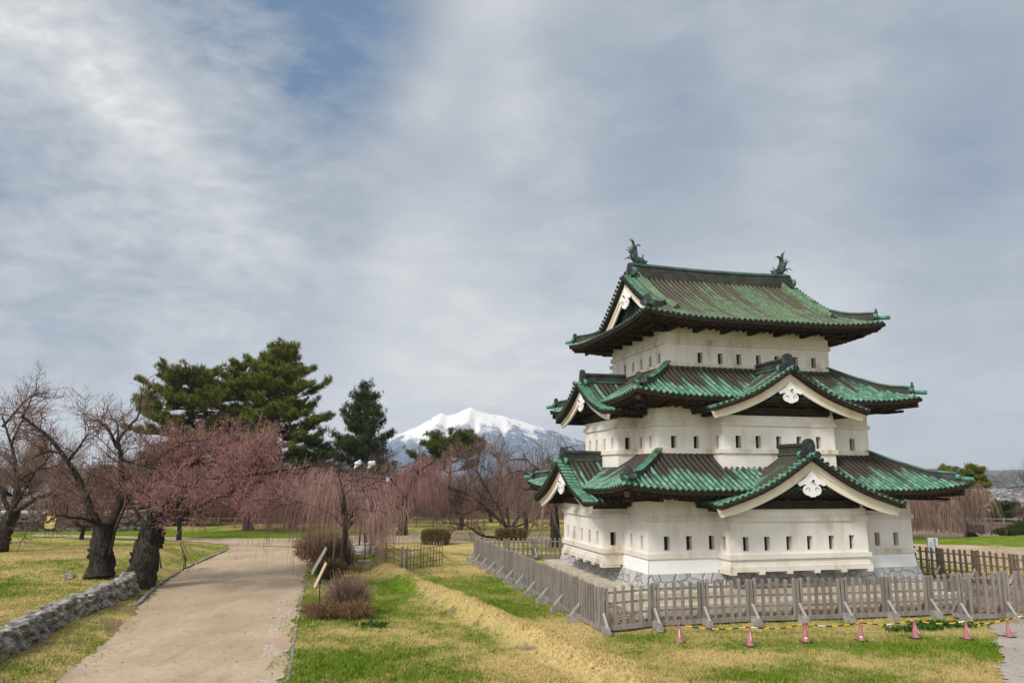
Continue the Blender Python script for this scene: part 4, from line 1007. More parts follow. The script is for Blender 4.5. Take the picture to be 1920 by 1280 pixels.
def picket_fence(P0, P1, label, outward, h=1.65, panel=2.2, wood=None, brace=True, step=.325, skip0=False, rails=(.25, .63, 1.04), name='picket_fence'):
    P0 = np.asarray(P0, float); P1 = np.asarray(P1, float); wood = wood or GREYWOOD
    L = np.linalg.norm(P1 - P0); u = (P1 - P0) / L; n = max(1, int(round(L / panel))); w = L / n
    nrm = np.array([-u[1], u[0]]) * outward
    t = thing(name, (*P0, float(height(*P0))), math.atan2(u[1], u[0]), label, 'fence', 'weathered picket fences round the keep')
    for i in range(n):
        m = MB(); hz = lambda s: float(height(*(P0 + u * s))) - float(height(*P0))
        z0, z1 = hz(i * w), hz((i + 1) * w)
        k = int(round(w / step))
        for j in range(k):
            s = i * w + w * (j + .5) / k; z = z0 + (z1 - z0) * (j + .5) / k; hh = h + rng.normal(0, .02); x = s + rng.normal(0, .008); b = .055
            tilt = rng.normal(0, .02); kk = rng.random() ** 2 * .8
            V = np.array([(x - b, -.045, z + .12), (x + b, -.045, z + .12), (x + b, .045, z + .12), (x - b, .045, z + .12),
                          (x - b + tilt, -.045, z + hh - .05), (x + b + tilt, -.045, z + hh - .05), (x + b + tilt, .045, z + hh - .05), (x - b + tilt, .045, z + hh - .05),
                          (x - b * .45 + tilt, -.03, z + hh), (x + b * .45 + tilt, -.03, z + hh), (x + b * .45 + tilt, .03, z + hh), (x - b * .45 + tilt, .03, z + hh)])
            m.add(V, [[0, 1, 5, 4], [1, 2, 6, 5], [2, 3, 7, 6], [3, 0, 4, 7], [4, 5, 9, 8], [5, 6, 10, 9], [6, 7, 11, 10], [7, 4, 8, 11], [8, 9, 10, 11]], k=kk)
        for r in rails:
            m.beam((i * w, -outward * .045, z0 + h - r), ((i + 1) * w, -outward * .045, z1 + h - r), .045, .075, k=rng.random() * .5)
        m.beam((i * w, 0, z0 + .15), ((i + 1) * w, 0, z1 + .15), .12, .17, k=rng.random() * .4)
        x = i * w; m.box((x, 0, z0 + h / 2 - .02), (.115, .12, h), k=.35)
        if i == n - 1: m.box(((i + 1) * w, 0, z1 + h / 2 - .02), (.115, .12, h), k=.35)
        m.build('fence_panel', wood, t)
        if brace and not (skip0 and i == 0):
            m = MB(); sg = outward; z0g = z0
            m.beam((x, sg * .08, z0g + .70), (x, sg * .52, z0g + .22), .085, .07, k=.1); m.beam((x, -sg * .08, z0g + .75), (x, -sg * .5, z0g + .22), .10, .08, k=.4)
            m.build('brace', PALEWOOD, t)
            m = MB(); m.box((x, sg * .10, z0g + .20), (.16, 1.00, .13)); m.box((x, sg * .36, z0g + .05), (.20, .56, .18)); m.build('foot_block', BLOCK, t)
    return t
FB2 = FB + (FB - FA) / np.linalg.norm(FB - FA) * 2.6
picket_fence(FA, FB2, 'long grey picket fence with slanting braces in front of the keep behind the cones', -1)
picket_fence(FL, FA + (-.07, .05), 'grey picket fence running back along the left side of the keep on pale braces', -1, skip0=False)
picket_fence(FB2 + (-1.1, -1.05), FC + (1, -2), 'taller grey picket fence stepping forward at the right edge beside the gravel path', -1, h=1.92)
picket_fence((-2.3, 52.7), (3.6, 54.6), 'grey picket fence with open gaps behind the keep beside the hedge', 1, h=1.45, rails=(.25, .70, 1.15))
picket_fence((24.0, 46.6), (30.4, 33.6), 'brown picket fence running along the right side of the keep by the white notice', 1, h=1.75, wood=BROWNWOOD, brace=True, rails=(.28, .75, 1.2))
# traffic cones on black square feet, and the striped rope between them
CONE = simple('faded pink plastic', (0.29, 0.09, 0.10), (0.40, 0.15, 0.155), 2.5, .55, .35); BLACKRUB = simple('black rubber', (0.02, 0.018, 0.018), (0.045, 0.04, 0.04), 5, .8); WHITE = simple('white tape', (.72, .70, .68), (.8, .78, .76), 6, .6)
CP = [(5.96, 27.74), (8.26, 27.12), (10.42, 27.73), (12.51, 28.02), (14.71, 28.5), (16.44, 28.26), (18.21, 28.64)]
CL = ['faded pink traffic cone nearest the left corner of the picket fence', 'faded pink traffic cone second from the fence corner, set closest to the viewer', 'pink traffic cone third from the fence corner beside a leafy weed gap', 'pink traffic cone with white tape low on its front, middle of the row',
      'pink traffic cone with low white tape just left of the leafy weeds', 'pink traffic cone with upright white strip right of the leafy weeds', 'pink traffic cone with upright white strip standing on the gravel path']
for i, (x, y) in enumerate(CP):
    t = thing('traffic_cone', (x, y, float(height(x, y)) + .02), rng.random() * .6, CL[i], 'traffic cone', 'pink cones along the fence')
    m = MB(); m.lathe([(.155, .03), (.15, .06), (.125, .075), (.035, .655), (.03, .66)], sides=20); m.lathe([(.03, .655), (.046, .672), (.05, .70), (.04, .725), (.0, .735)], sides=12); m.build('cone', CONE, t)
    m = MB(); m.box((0, 0, .018), (.40, .40, .036)); m.build('base', BLACKRUB, t)
    m = MB()
    zt, zh, wd = ((.14, .05, .95) if i in (2, 3) else (.22, .30, .30))
    th = np.linspace(-1.9 - wd / 2, -1.9 + wd / 2, 7) + (0.35 if i > 3 else -.1); zz = np.array([zt, zt + zh]); rr = .1265 - (zz - .075) * .155
    m.grid(np.stack([np.stack([np.cos(th) * r, np.sin(th) * r, np.full(7, z)], -1) for r, z in zip(rr, zz)]), flip=True); m.build('tape', WHITE, t); t.scale = (.9, .9, .9)
def m_rope():
    g = new_mat('striped rope', .5, .3); h = g.attr('h'); f = g.math('FRACT', g.math('MULTIPLY', h, 2.2)); b = g.math('FRACT', g.math('MULTIPLY', h, .37))
    c = g.mix(g.mapr(f, .50, .52), (0.012, 0.012, 0.012), (0.75, 0.43, 0.01)); c = g.mix(g.mapr(b, .90, .91), c, (.75, .75, .75)); g.col(c); return g.m
pts = []
top = [np.array([x, y, float(height(x, y)) + .64]) for x, y in CP] + [np.array([20.6, 29.9, 1.05])]
for a, b in zip(top[:-1], top[1:]):
    for t in np.linspace(0, 1, 9)[:-1]: pts.append(a + (b - a) * t - np.array([0, 0, .11 * math.sin(math.pi * t)]))
pts.append(top[-1]); pts = np.array(pts); s = np.concatenate([[0], np.cumsum(np.linalg.norm(np.diff(pts, axis=0), axis=1))])
fine = np.linspace(0, s[-1], 200); P = np.column_stack([np.interp(fine, s, pts[:, i]) for i in range(3)])
m = MB(); m.tube(P, .021, 6, h=fine)
tag(m.build('barrier_rope', m_rope()), 'black and yellow striped rope strung between the pink cones', 'rope')

# dry stone retaining wall
ROCK = m_stone('rough wall stone', .8, (0.17, 0.155, 0.14), (0.30, 0.28, 0.255), (0.15, .14, .12))
ROCK2 = simple('mossy stone', (0.11, 0.10, 0.088), (0.38, 0.355, 0.32), 3.0, .95, .1, lo=.3, hi=.7, bump=.6, dist=.04, space='pos')
_ico = None
def blob_unit():
    n = 7; u = np.linspace(-1, 1, n); V = []; F = []
    for ax in range(3):
        for sg in (-1, 1):
            A, B = np.meshgrid(u, u, indexing='ij'); P = np.zeros((n, n, 3)); P[..., ax] = sg; P[..., (ax + 1) % 3] = A; P[..., (ax + 2) % 3] = B
            b = len(V) * n * n; V.append(P.reshape(-1, 3)); i = np.arange(n - 1)[:, None] * n + np.arange(n - 1)[None] + b
            f = np.stack([i, i + n, i + n + 1, i + 1], -1).reshape(-1, 4); F.append(f if sg > 0 else f[:, ::-1])
    V = np.concatenate(V); V = V / (np.abs(V) ** 4).sum(1, keepdims=True) ** .25
    return V, np.concatenate(F)
BV, BF = blob_unit()
def stone(mb, c, size, rz=0, rough=.16, tilt=0.0):
    ph = rng.random(3) * 9
    d = 1 + rough * (np.sin(BV[:, 0] * 2.6 + ph[0] + BV[:, 2] * 1.9) + np.sin(BV[:, 1] * 3.1 + ph[1] - BV[:, 2] * 2.3) + .6 * np.sin(BV @ np.array([4.7, 3.9, 5.3]) + ph[2])) / 2
    V = BV * d[:, None] * np.asarray(size) / 2
    rt = np.array([[1, 0, 0], [0, math.cos(tilt), -math.sin(tilt)], [0, math.sin(tilt), math.cos(tilt)]])
    mb.add(V @ (rotz(rz) @ rt).T + np.asarray(c), BF, 0, False)
wl = resample(WALL, 120); ss = np.concatenate([[0], np.cumsum(np.hypot(*np.diff(wl, axis=0).T))])
m = MB(); 
for course in range(3):
    s = rng.random() * .3
    while s < ss[-1]:
        w = .36 + .55 * rng.random() ** 1.5; x, y = np.interp(s + w / 2, ss, wl[:, 0]), np.interp(s + w / 2, ss, wl[:, 1])
        x2, y2 = np.interp(s + w / 2 + .1, ss, wl[:, 0]), np.interp(s + w / 2 + .1, ss, wl[:, 1]); a = math.atan2(y2 - y, x2 - x) if (x2, y2) != (x, y) else a
        hh = .34 + .08 * rng.random(); base = .06 + .10
        stone(m, (x + .0 * course - .05 * course + rng.normal(0, .03), y + rng.normal(0, .02), base + course * .27 + hh * .3), (w * 1.0, .50 + .16 * rng.random(), hh * 1.02), a + rng.normal(0, .2), .34, rng.normal(0, .12))
        s += w * .93
tag(m.build('stone_wall', ROCK2), 'low dry stone retaining wall of rough grey boulders beside the sandy path', 'stone wall')
for i, (px, py, sz, lb) in enumerate([((213), 1082, (.95, .5, .30), 'flat grey boulder resting on the upper end of the dry stone wall'), (130, 1076, (.55, .4, .22), 'small dark boulder on the lawn edge left of the thick cherry trunk'), (180, 1080, (1.1, .45, .10), 'flat stone slab sunk in the grass before the thick left cherry trunk'), (80, 1081, (.8, .4, .08), 'thin flat stone half buried in the raised lawn at the far left')]):
    p = gnd(px, py, .74); m = MB(); stone(m, (0, 0, sz[2] * .4), sz, .2 * i, .2); o = m.build('boulder', ROCK2); o.location = (p[0], p[1], float(height(p[0], p[1]))); tag(o, lb, 'rock')
# kerb stones along the left of the path, setts along the right
kl = resample(PATH_L[5:11], 90); m = MB()
for i in range(0, 88):
    c = (kl[i] + kl[i + 1]) / 2; d = kl[i + 1] - kl[i]; m_len = np.linalg.norm(d); nrm = np.array([-d[1], d[0]]) / m_len
    if rng.random() < .93: stone(m, (*(c + nrm * .22), float(height(*(c + nrm * .1))) + .02), (m_len * 1.02, .18, .18), math.atan2(d[1], d[0]), .10)
tag(m.build('kerb', ROCK2), 'low row of kerb stones along the left edge of the sandy path', 'kerb')
kr = resample(PATH_R[1:9], 260); m = MB()
for i in range(259):
    d = kr[i + 1] - kr[i]; nrm = np.array([-d[1], d[0]]) / np.linalg.norm(d)
    for j in range(4):
        c = kr[i] + nrm * (.25 + j * .17 + rng.normal(0, .025))
        if wob(c[0], c[1], 1.1, 4) + wob(c[0], c[1], 3.0, 1) * .5 > .0 and rng.random() < .72: stone(m, (*c, float(height(*c)) + .010), (.15 + .06 * rng.random(), .15, .045), rng.random() * 3, .12)
tag(m.build('stone_gutter', simple('worn setts', (0.31, 0.25, 0.19), (0.46, 0.385, 0.30), 5, .9, bump=.3, space='pos')), 'strip of worn pale setts along the right edge of the sandy path', 'gutter')
m = MB()
kr2 = resample(PATH_R[1:9], 120)
for i in range(119):
    d = kr2[i + 1] - kr2[i]; nrm = np.array([-d[1], d[0]]) / np.linalg.norm(d); c = kr2[i] - nrm * .10
    if rng.random() < .9: stone(m, (*c, float(height(*c)) - .03), (np.linalg.norm(d) * .98, .12, .14), math.atan2(d[1], d[0]), .08)
tag(m.build('kerb', ROCK2), 'thin line of kerb stones between the worn setts and the right lawn', 'kerb')

# information boards and notices
IRON = simple('black iron', (0.012, 0.012, 0.013), (0.03, 0.028, 0.026), 6, .5, .4); PANEL_Y = simple('ochre board', (0.44, 0.31, 0.075), (0.54, 0.40, 0.13), 1.6, .6); PANEL_W = simple('pale board', (0.42, 0.40, 0.35), (0.56, 0.53, 0.47), 2, .6); PANEL_D = simple('dark board', (0.02, 0.018, 0.016), (0.05, 0.042, 0.036), 3, .5, .3)
def lectern_board(loc, rz, label, w, d, h, tilt, mat, legs=2, foot=True, name='information_board', thick=.04, frame=None):
    t = thing(name, loc, rz, label, 'information board')
    rx = np.array([[1, 0, 0], [0, math.cos(tilt), -math.sin(tilt)], [0, math.sin(tilt), math.cos(tilt)]])
    m = MB(); m.box((0, 0, h), (w, d, thick), rx); m.build('panel', mat, t)
    m = MB(); m.box(np.array([0, 0, h]) + rx @ np.array([0, 0, -thick / 2 - .018]), (w * 1.03, d * 1.03, .03), rx); m.build('frame', frame or IRON, t)
    for x in ((-w * .38, w * .38) if legs == 2 else (0,)):
        m = MB(); m.cyl((x, 0, 0), (x, 0, h - .02), .028, 8); m.beam((x, 0, h - .5), (x, d * .2, h + d * .3), .03, .03); m.build('leg', IRON, t)
    if foot: m = MB(); m.box((0, 0, .02), (w * 1.0, .42, .07)); m.build('foot_slab', CONC, t)
    return t
p = gnd(347, 1050, .62); lectern_board((p[0], p[1], float(height(p[0], p[1]))), R(106), 'ochre information board tilted on two thin legs beside the left path edge', .95, 1.15, 1.15, R(64), PANEL_Y, thick=.06)
p = gnd(92, 1003, .2); lectern_board((p[0], p[1], float(height(p[0], p[1]))), R(14), 'ochre information board on dark legs far left before the old stone bridge', .85, 1.25, 1.35, R(62), PANEL_Y, foot=False)
p = gnd(590, 1096); lectern_board((p[0] + .1, p[1] + .3, float(height(p[0], p[1]))), R(-75), 'large white-faced tilted board on dark struts at the right path edge', 1.6, 1.45, 1.22, R(62), PANEL_W, thick=.06)
p = gnd(598, 1133); lectern_board((p[0], p[1], float(height(p[0], p[1]))), R(-70), 'thin tan board on a single bent rod beside the bare bush', .55, 1.15, 1.30, R(66), simple('tan board', (.5, .38, .2), (.6, .48, .28), 3), legs=1)
p = gnd(1832, 1012); lectern_board((p[0], p[1], float(height(p[0], p[1]))), R(-35), 'black tilted board on a metal frame right of the weeping cherry trunk', 1.3, .85, .85, R(50), PANEL_D, foot=False)
# white notice on two posts behind the right fence
t = thing('notice_board', (26.15, 47.6, 0), R(-8), 'white notice with black Japanese characters on two posts behind the brown fence', 'sign')
m = MB(); m.box((0, 0, 1.62), (.58, .03, .90)); pn = m.build('panel', simple('white enamel', (.66, .66, .65), (.76, .76, .75), 2, .4), t)
def text_mesh(txt, size, loc, mat, parent, name='lettering', rot=(R(90), 0, 0), vertical=False):
    cu = bpy.data.curves.new(name, 'FONT'); cu.body = '\n'.join(txt) if vertical else txt; cu.size = size; cu.align_x = 'CENTER'; cu.extrude = .002; cu.space_line = .92
    tmp = bpy.data.objects.new('tmp_text', cu); COL.objects.link(tmp); dg = bpy.context.evaluated_depsgraph_get()
    me = bpy.data.meshes.new_from_object(tmp.evaluated_get(dg)); COL.objects.unlink(tmp); bpy.data.objects.remove(tmp)
    o = bpy.data.objects.new(name, me); COL.objects.link(o); o.parent = parent; o.location = loc; o.rotation_euler = rot; me.materials.clear(); me.materials.append(mat); return o
INK = simple('black lettering', (.015, .015, .015), (.03, .03, .03), 3, .6)
text_mesh('見学者', .17, (.11, -.02, 1.86), INK, pn, vertical=True); text_mesh('入口', .17, (-.11, -.02, 1.74), INK, pn, vertical=True); text_mesh('←', .22, (.0, -.02, 1.22), INK, pn)
for x in (-.30, .30): m = MB(); m.cyl((x, .04, 0), (x, .04, 2.08), .025, 8); m.build('post', BROWNWOOD, t)
m = MB(); m.box((-.22, -.01, .98), (.22, .02, .26)); m.build('small_notice', WHITE, t)
m = MB(); m.box((.34, -.01, .80), (.22, .02, .36)); m.build('small_notice', WHITE, t)
# bamboo lattice fence and its gate posts
BAMBOO = m_wood('weathered bamboo', (0.20, 0.145, 0.085), (0.36, 0.27, 0.165))
def lattice(P0, P1, h, label, step, rows, r=.028):
    P0 = np.asarray(P0, float); P1 = np.asarray(P1, float); L = np.linalg.norm(P1 - P0); u = (P1 - P0) / L
    t = thing('bamboo_fence', (*P0, float(height(*P0))), math.atan2(u[1], u[0]), label, 'fence', 'bamboo lattice fences round the mound')
    hz = lambda s: float(height(*(P0 + u * s))) - float(height(*P0)); n = int(L / step)
    m = MB()
    for i in range(n + 1):
        s = L * i / n; m.cyl((s, rng.normal(0, .01), hz(s) - .05), (s + rng.normal(0, .02), rng.normal(0, .01), hz(s) + h + rng.normal(0, .03)), r * (1.6 if i % 4 == 0 else 1), 6, k=rng.random() * .6)
    m.build('upright', BAMBOO, t)
    for z in rows:
        m = MB(); m.tube([(s, -.03, hz(s) + z + rng.normal(0, .01)) for s in np.linspace(0, L, 8)], r, 6, k=.2); m.build('rail', BAMBOO, t)
    return t
lattice(gnd(664, 1070)[:2], gnd(752, 1070)[:2], 1.25, 'bamboo lattice fence between the weeping cherry trunk and the gate post', .42, (.12, .5, .82, 1.15))
lattice(gnd(763, 1069)[:2], gnd(829, 1056)[:2], 1.45, 'bamboo lattice fence right of the gate post running back over the lawn', .36, (.3, .75, 1.15))
p = gnd(757, 1072)
for dx, lb in ((-.12, 'thick grey gate post at the right end of the bamboo lattice'), (.14, 'slimmer grey gate post joined to the rear bamboo lattice')):
    m = MB(); m.cyl((0, 0, -.05), (.01, 0, 1.5 if dx < 0 else 1.38), .085, 9, k=.3); o = m.build('gate_post', GREYWOOD); o.location = (p[0] + dx, p[1] + dx, 0); tag(o, lb, 'gate post')
# black post lantern by the lattice
p = gnd(683, 1063); t = thing('post_lantern', (p[0], p[1], float(height(p[0], p[1]))), .2, 'black post lantern on a pale stone block behind the bamboo lattice', 'lantern')
m = MB(); m.box((0, 0, .22), (.85, .7, .44)); m.build('stone_block', CONC, t)
m = MB(); m.cyl((0, 0, .4), (0, 0, 1.55), .05, 8); m.build('post', IRON, t)
m = MB(); m.box((0, 0, 1.58), (.26, .26, .06)); m.box((0, 0, 1.83), (.22, .22, .40)); m.box((0, 0, 2.06), (.34, .34, .05)); m.lathe([(.2, 2.08), (.08, 2.16), (0, 2.2)], sides=4); m.build('lantern_head', IRON, t)
# old well with a plank roof
p = gnd(705, 1022, .6); t = thing('well_shelter', (p[0], p[1] - 6.5, .70), .1, 'old well under a flat roof on dark posts, half hidden by weeping twigs', 'well')
m = MB(); m.lathe([(1.05, 0), (1.05, .38), (.95, .38), (.95, .1)], sides=28); m.build('well_ring', simple('pale well ring', (.45, .45, .44), (.6, .6, .58), 3, .8), t)
m = MB(); m.box((0, 0, 2.25), (2.1, 1.9, .10)); m.box((0, 0, 2.33), (1.6, 1.4, .08)); m.build('flat_roof', simple('worn shelter roof', (.22, .18, .17), (.36, .31, .30), 3), t)
for x in (-.85, .85):
    for y in (-.75, .75): m = MB(); m.box((x, y, 1.1), (.12, .12, 2.2), k=.6); m.build('post', BROWNWOOD, t)
# lamps
p = at(680, 868, 60); t = thing('floodlight_pole', (p[0], p[1], 0), .3, 'tall dark pole with two white-wrapped floodlights above the weeping cherry', 'floodlight')
m = MB(); m.cyl((0, 0, 0), (0, 0, p[2] - .2), .06, 8); m.build('pole', IRON, t)
m = MB(); m.box((0, 0, p[2] - .45), (1.2, .06, .06)); m.box((-.5, 0, p[2] - .25), (.05, .05, .4)); m.box((.45, 0, p[2] - .25), (.05, .05, .4)); m.build('crossbar', IRON, t)
WRAP = simple('white wrapping', (.52, .54, .56), (.66, .67, .68), 4, .5, .4, bump=.5)
for x, a in ((-.35, .5), (.72, .1)):
    m = MB(); V = BV * (1 + .18 * np.sin(BV @ np.array([5, 3, 4.]) + x))[:, None] * np.array([.27, .19, .17]) ; V = V @ np.array([[math.cos(a), 0, math.sin(a)], [0, 1, 0], [-math.sin(a), 0, math.cos(a)]]); m.add(V + (x, 0, p[2] - .0), BF, 0, True)
    m.tube([(x - .05, 0, p[2] - .1), (x - .2, 0, p[2] - .3), (x - .3, 0, p[2] - .42)], [.16, .1, .05], 7); m.build('wrapped_floodlight', WRAP, t)
p = at(728, 893, 58); t = thing('street_lantern', (p[0], p[1], 0), 0, 'old style hanging street lantern on a curved arm among pink twigs', 'street lamp')
m = MB(); m.cyl((-.85, 0, 0), (-.85, 0, p[2] + .35), .05, 8); m.tube([(-.85, 0, p[2] + .2), (-.5, 0, p[2] + .32), (-.15, 0, p[2] + .28), (0, 0, p[2] + .18)], .03, 6); m.build('pole', IRON, t)
m = MB(); m.lathe([(0, p[2] + .2), (.05, p[2] + .17), (.24, p[2] + .02), (.25, p[2])], sides=8); m.lathe([(.1, p[2] - .38), (.03, p[2] - .44), (0, p[2] - .46)], sides=8); m.build('cap', IRON, t)
m = MB(); m.lathe([(.19, p[2]), (.11, p[2] - .38)], sides=8, smooth=False); m.build('glass', simple('grey lamp glass', (.35, .36, .36), (.5, .5, .5), 3, .3, .5), t)
# rail fences along the edge of the hilltop
def rail_fence(pts, label, h=1.0, step=1.9, wood=None, rr=.07, rows=(.45, .92)):
    pts = np.asarray(pts, float); s = np.concatenate([[0], np.cumsum(np.hypot(*np.diff(pts, axis=0).T))]); n = int(s[-1] / step)
    t = thing('rail_fence', (*pts[0], float(height(*pts[0]))), 0, label, 'fence', 'post and rail fences along the hilltop edge'); o = np.array([*pts[0], float(height(*pts[0]))])
    q = [np.array([np.interp(s[-1] * i / n, s, pts[:, 0]), np.interp(s[-1] * i / n, s, pts[:, 1]), 0]) for i in range(n + 1)]
    for c in q: c[2] = float(height(c[0], c[1]))
    for c in q: m = MB(); m.cyl(c - o - (0, 0, .05), c - o + (0, 0, h), rr, 8, k=rng.random() * .5); m.build('post', wood or BROWNWOOD, t)
    for z in rows: m = MB(); m.tube(np.array([c - o + (0, 0, z) for c in q]), rr * .8, 6, k=.25); m.build('rail', wood or BROWNWOOD, t)
    return t
rail_fence([(-24, 84), (-12, 86), (0, 88), (12, 86)], 'dark brown rail fence behind the cherries left of the keep')
rail_fence([(46, 88.5), (53, 90), (61, 89), (70, 86), (78, 82)], 'grey post and rail fence beyond the bench at far right', wood=GREYWOOD, h=1.1)
rail_fence([(-44, 84), (-36, 85.5), (-25, 84.2)], 'dark rail fence in the shade beneath the tall pines', h=1.15)
# stone bridge abutment with a timber railing, far left
p = gnd(95, 992); t = thing('stone_bridge', (-46, 78.5, 0), R(8), 'old dark stone bridge wall topped by a wooden railing at far left', 'bridge')
m = MB()
for c in range(4):
    x = -7.0
    while x < 8.5:
        w = .7 + .7 * rng.random(); stone(m, (x + w / 2, rng.normal(0, .05), .2 + c * .42), (w * 1.05, .8, .5), rng.normal(0, .06), .2); x += w
m.build('stone_abutment', simple('dark bridge stone', (.05, .045, .04), (.15, .13, .11), 2, .95, bump=.5), t)
m = MB()
for z in (2.45, 2.95, 3.35): m.tube([(-6.5, .4, z), (0, .4, z + .1), (7.2, .4, z)], .09, 6, k=.3)
for x in np.arange(-6.4, 7.2, .95): m.box((x, .4, 2.6), (.16, .16, 1.55), k=rng.random() * .6)
m.build('railing', BROWNWOOD, t)
m = MB(); m.box((0, 1.6, 1.86), (14.5, 2.4, .18)); m.build('deck', CONC, t)
# seat with a person looking out, far right
p = gnd(1820, 990); t = thing('park_bench', (p[0], p[1], 0), R(-12), 'wooden park bench with a slatted back facing away at the far right', 'bench')
m = MB(); m.box((0, 0, .43), (1.9, .42, .06), k=.3); m.build('seat', BROWNWOOD, t)
m = MB(); m.box((0, -.25, .78), (1.9, .05, .14), k=.2); m.box((0, -.25, .60), (1.9, .05, .12), k=.3); m.build('backrest', BROWNWOOD, t)
for x in (-.75, .75): m = MB(); m.box((x, -.18, .42), (.08, .1, .84)); m.box((x, .15, .2), (.08, .1, .42)); m.build('leg', IRON, t)
def person(loc, rz):
    V = {'pelvis': (0, 0, .53, .15), 'waist': (0, .0, .72, .135), 'chest': (0, .03, .95, .16), 'neck': (0, .04, 1.12, .06), 'head': (0, .06, 1.22, .095), 'crown': (0, .07, 1.33, .085),
         'shl': (-.19, .03, 1.04, .075), 'ell': (-.25, .10, .80, .055), 'hal': (-.14, .33, .66, .04), 'shr': (.19, .03, 1.04, .075), 'elr': (.25, .10, .80, .055), 'har': (.14, .33, .66, .04),
         'hil': (-.10, .05, .52, .10), 'knl': (-.12, .46, .50, .07), 'anl': (-.12, .48, .10, .05), 'tol': (-.13, .64, .05, .04), 'hir': (.10, .05, .52, .10), 'knr': (.12, .46, .50, .07), 'anr': (.12, .48, .10, .05), 'tor': (.13, .64, .05, .04)}
    E = [('pelvis', 'waist'), ('waist', 'chest'), ('chest', 'neck'), ('neck', 'head'), ('head', 'crown'), ('chest', 'shl'), ('shl', 'ell'), ('ell', 'hal'), ('chest', 'shr'), ('shr', 'elr'), ('elr', 'har'), ('pelvis', 'hil'), ('hil', 'knl'), ('knl', 'anl'), ('anl', 'tol'), ('pelvis', 'hir'), ('hir', 'knr'), ('knr', 'anr'), ('anr', 'tor')]
    ks = list(V); me = bpy.data.meshes.new('person'); me.from_pydata([V[k][:3] for k in ks], [(ks.index(a), ks.index(b)) for a, b in E], [])
    o = bpy.data.objects.new('person', me); COL.objects.link(o); o.modifiers.new('skin', 'SKIN')
    for i, k in enumerate(ks): me.skin_vertices[0].data[i].radius = (V[k][3], V[k][3]); 
    me.skin_vertices[0].data[0].use_root = True
    ss_ = o.modifiers.new('sub', 'SUBSURF'); ss_.levels = ss_.render_levels = 2
    g = new_mat('person surface', .8); z = g.n('ShaderNodeSeparateXYZ', {0: g.obj}).outputs[2]; y = g.n('ShaderNodeSeparateXYZ', {0: g.obj}).outputs[1]
    c = g.mix(g.mapr(z, .55, .57), (0.05, 0.06, 0.10), (0.42, 0.34, 0.25)); c = g.mix(g.mapr(z, 1.13, 1.14), c, (0.45, 0.29, 0.21)); g.col(c); me.materials.append(g.m)
    o.location = loc; o.rotation_euler = (0, 0, rz)
    m = MB(); th = np.linspace(-1.4, 1.57, 8); m.lathe([(.112 * math.cos(t_), .09 * math.sin(t_) + 1.315) for t_ in th[3:]], c=(0, .065, 0), sides=16); m.box((0, .20, 1.30), (.15, .12, .015)); m.build('cap', simple('blue cap', (.03, .10, .28), (.05, .15, .36), 3), o)
    m = MB(); m.add(BV * np.array([.104, .09, .09]) + (0, .035, 1.25), BF, 0, True); m.build('hair', simple('dark hair', (.02, .018, .016), (.05, .045, .04), 8), o)
    return tag(o, 'person in a beige jacket and blue cap sitting on the bench seen from behind', 'person')
person((p[0] - .12, p[1] - .02, 0), R(-12))
# ------------------------------------------------------------------ trees and shrubs
def m_bark(name, c1, c2, lichen):
    g = new_mat(name, .95, .08)
    n = g.noise(g.scalev(g.obj, (1, 1, .3)), 6, 6, .7, 1.2); l = g.noise(g.obj, 3.2, 6, .7); w = g.noise(g.scalev(g.obj, (1, 1, .25)), 2.0, 4, .6, 2.0)
    c = g.mix(g.mapr(n, .32, .68), c1, c2); c = g.mix(g.mapr(l, .60, .72), c, lichen); g.col(c); g.bump(g.math('ADD', n, w), 1.0, .08); return g.m
BARK = m_bark('cherry bark', (0.014, 0.010, 0.008), (0.070, 0.056, 0.045), (0.20, 0.20, 0.12))
PBARK = m_bark('pine bark', (0.022, 0.015, 0.011), (0.10, 0.07, 0.05), (0.09, 0.065, 0.045))
def m_twig(name, c1, c2, c3):
    g = new_mat(name, .9, .02); k = g.attr('k'); n = g.noise(g.obj, .8, 4, .6)
    c = g.mix(g.mapr(n, .35, .65), c1, c2); g.col(g.mix(k, c, c3)); return g.m
TW_PINK = m_twig('pink budding twigs', (0.185, 0.092, 0.083), (0.27, 0.145, 0.135), (0.37, 0.20, 0.185))
TW_GREY = m_twig('grey brown twigs', (0.095, 0.064, 0.053), (0.165, 0.115, 0.095), (0.27, 0.15, 0.125))
TW_WEEP = m_twig('weeping twigs', (0.18, 0.105, 0.088), (0.28, 0.17, 0.145), (0.39, 0.24, 0.21))
TW_BROWN = m_twig('brown twigs', (0.13, 0.085, 0.062), (0.20, 0.145, 0.105), (0.26, 0.17, 0.14))
def m_needle(name, c1, c2, c3):
    g = new_mat(name, .85, .03); k = g.attr('k'); n = g.noise(g.obj, .55, 4, .6)
    c = g.mix(g.mapr(n, .35, .65), c1, c2); g.col(g.mix(g.mapr(k, .3, 1), c, c3)); return g.m
NEEDLE = m_needle('pine needles', (0.046, 0.066, 0.010), (0.10, 0.118, 0.018), (0.185, 0.19, 0.036))
NEEDLE_D = m_needle('dark pine needles', (0.014, 0.034, 0.010), (0.030, 0.056, 0.015), (0.065, 0.092, 0.025))
NEEDLE_B = m_needle('bright pine needles', (0.040, 0.065, 0.010), (0.075, 0.105, 0.017), (0.13, 0.16, 0.03))

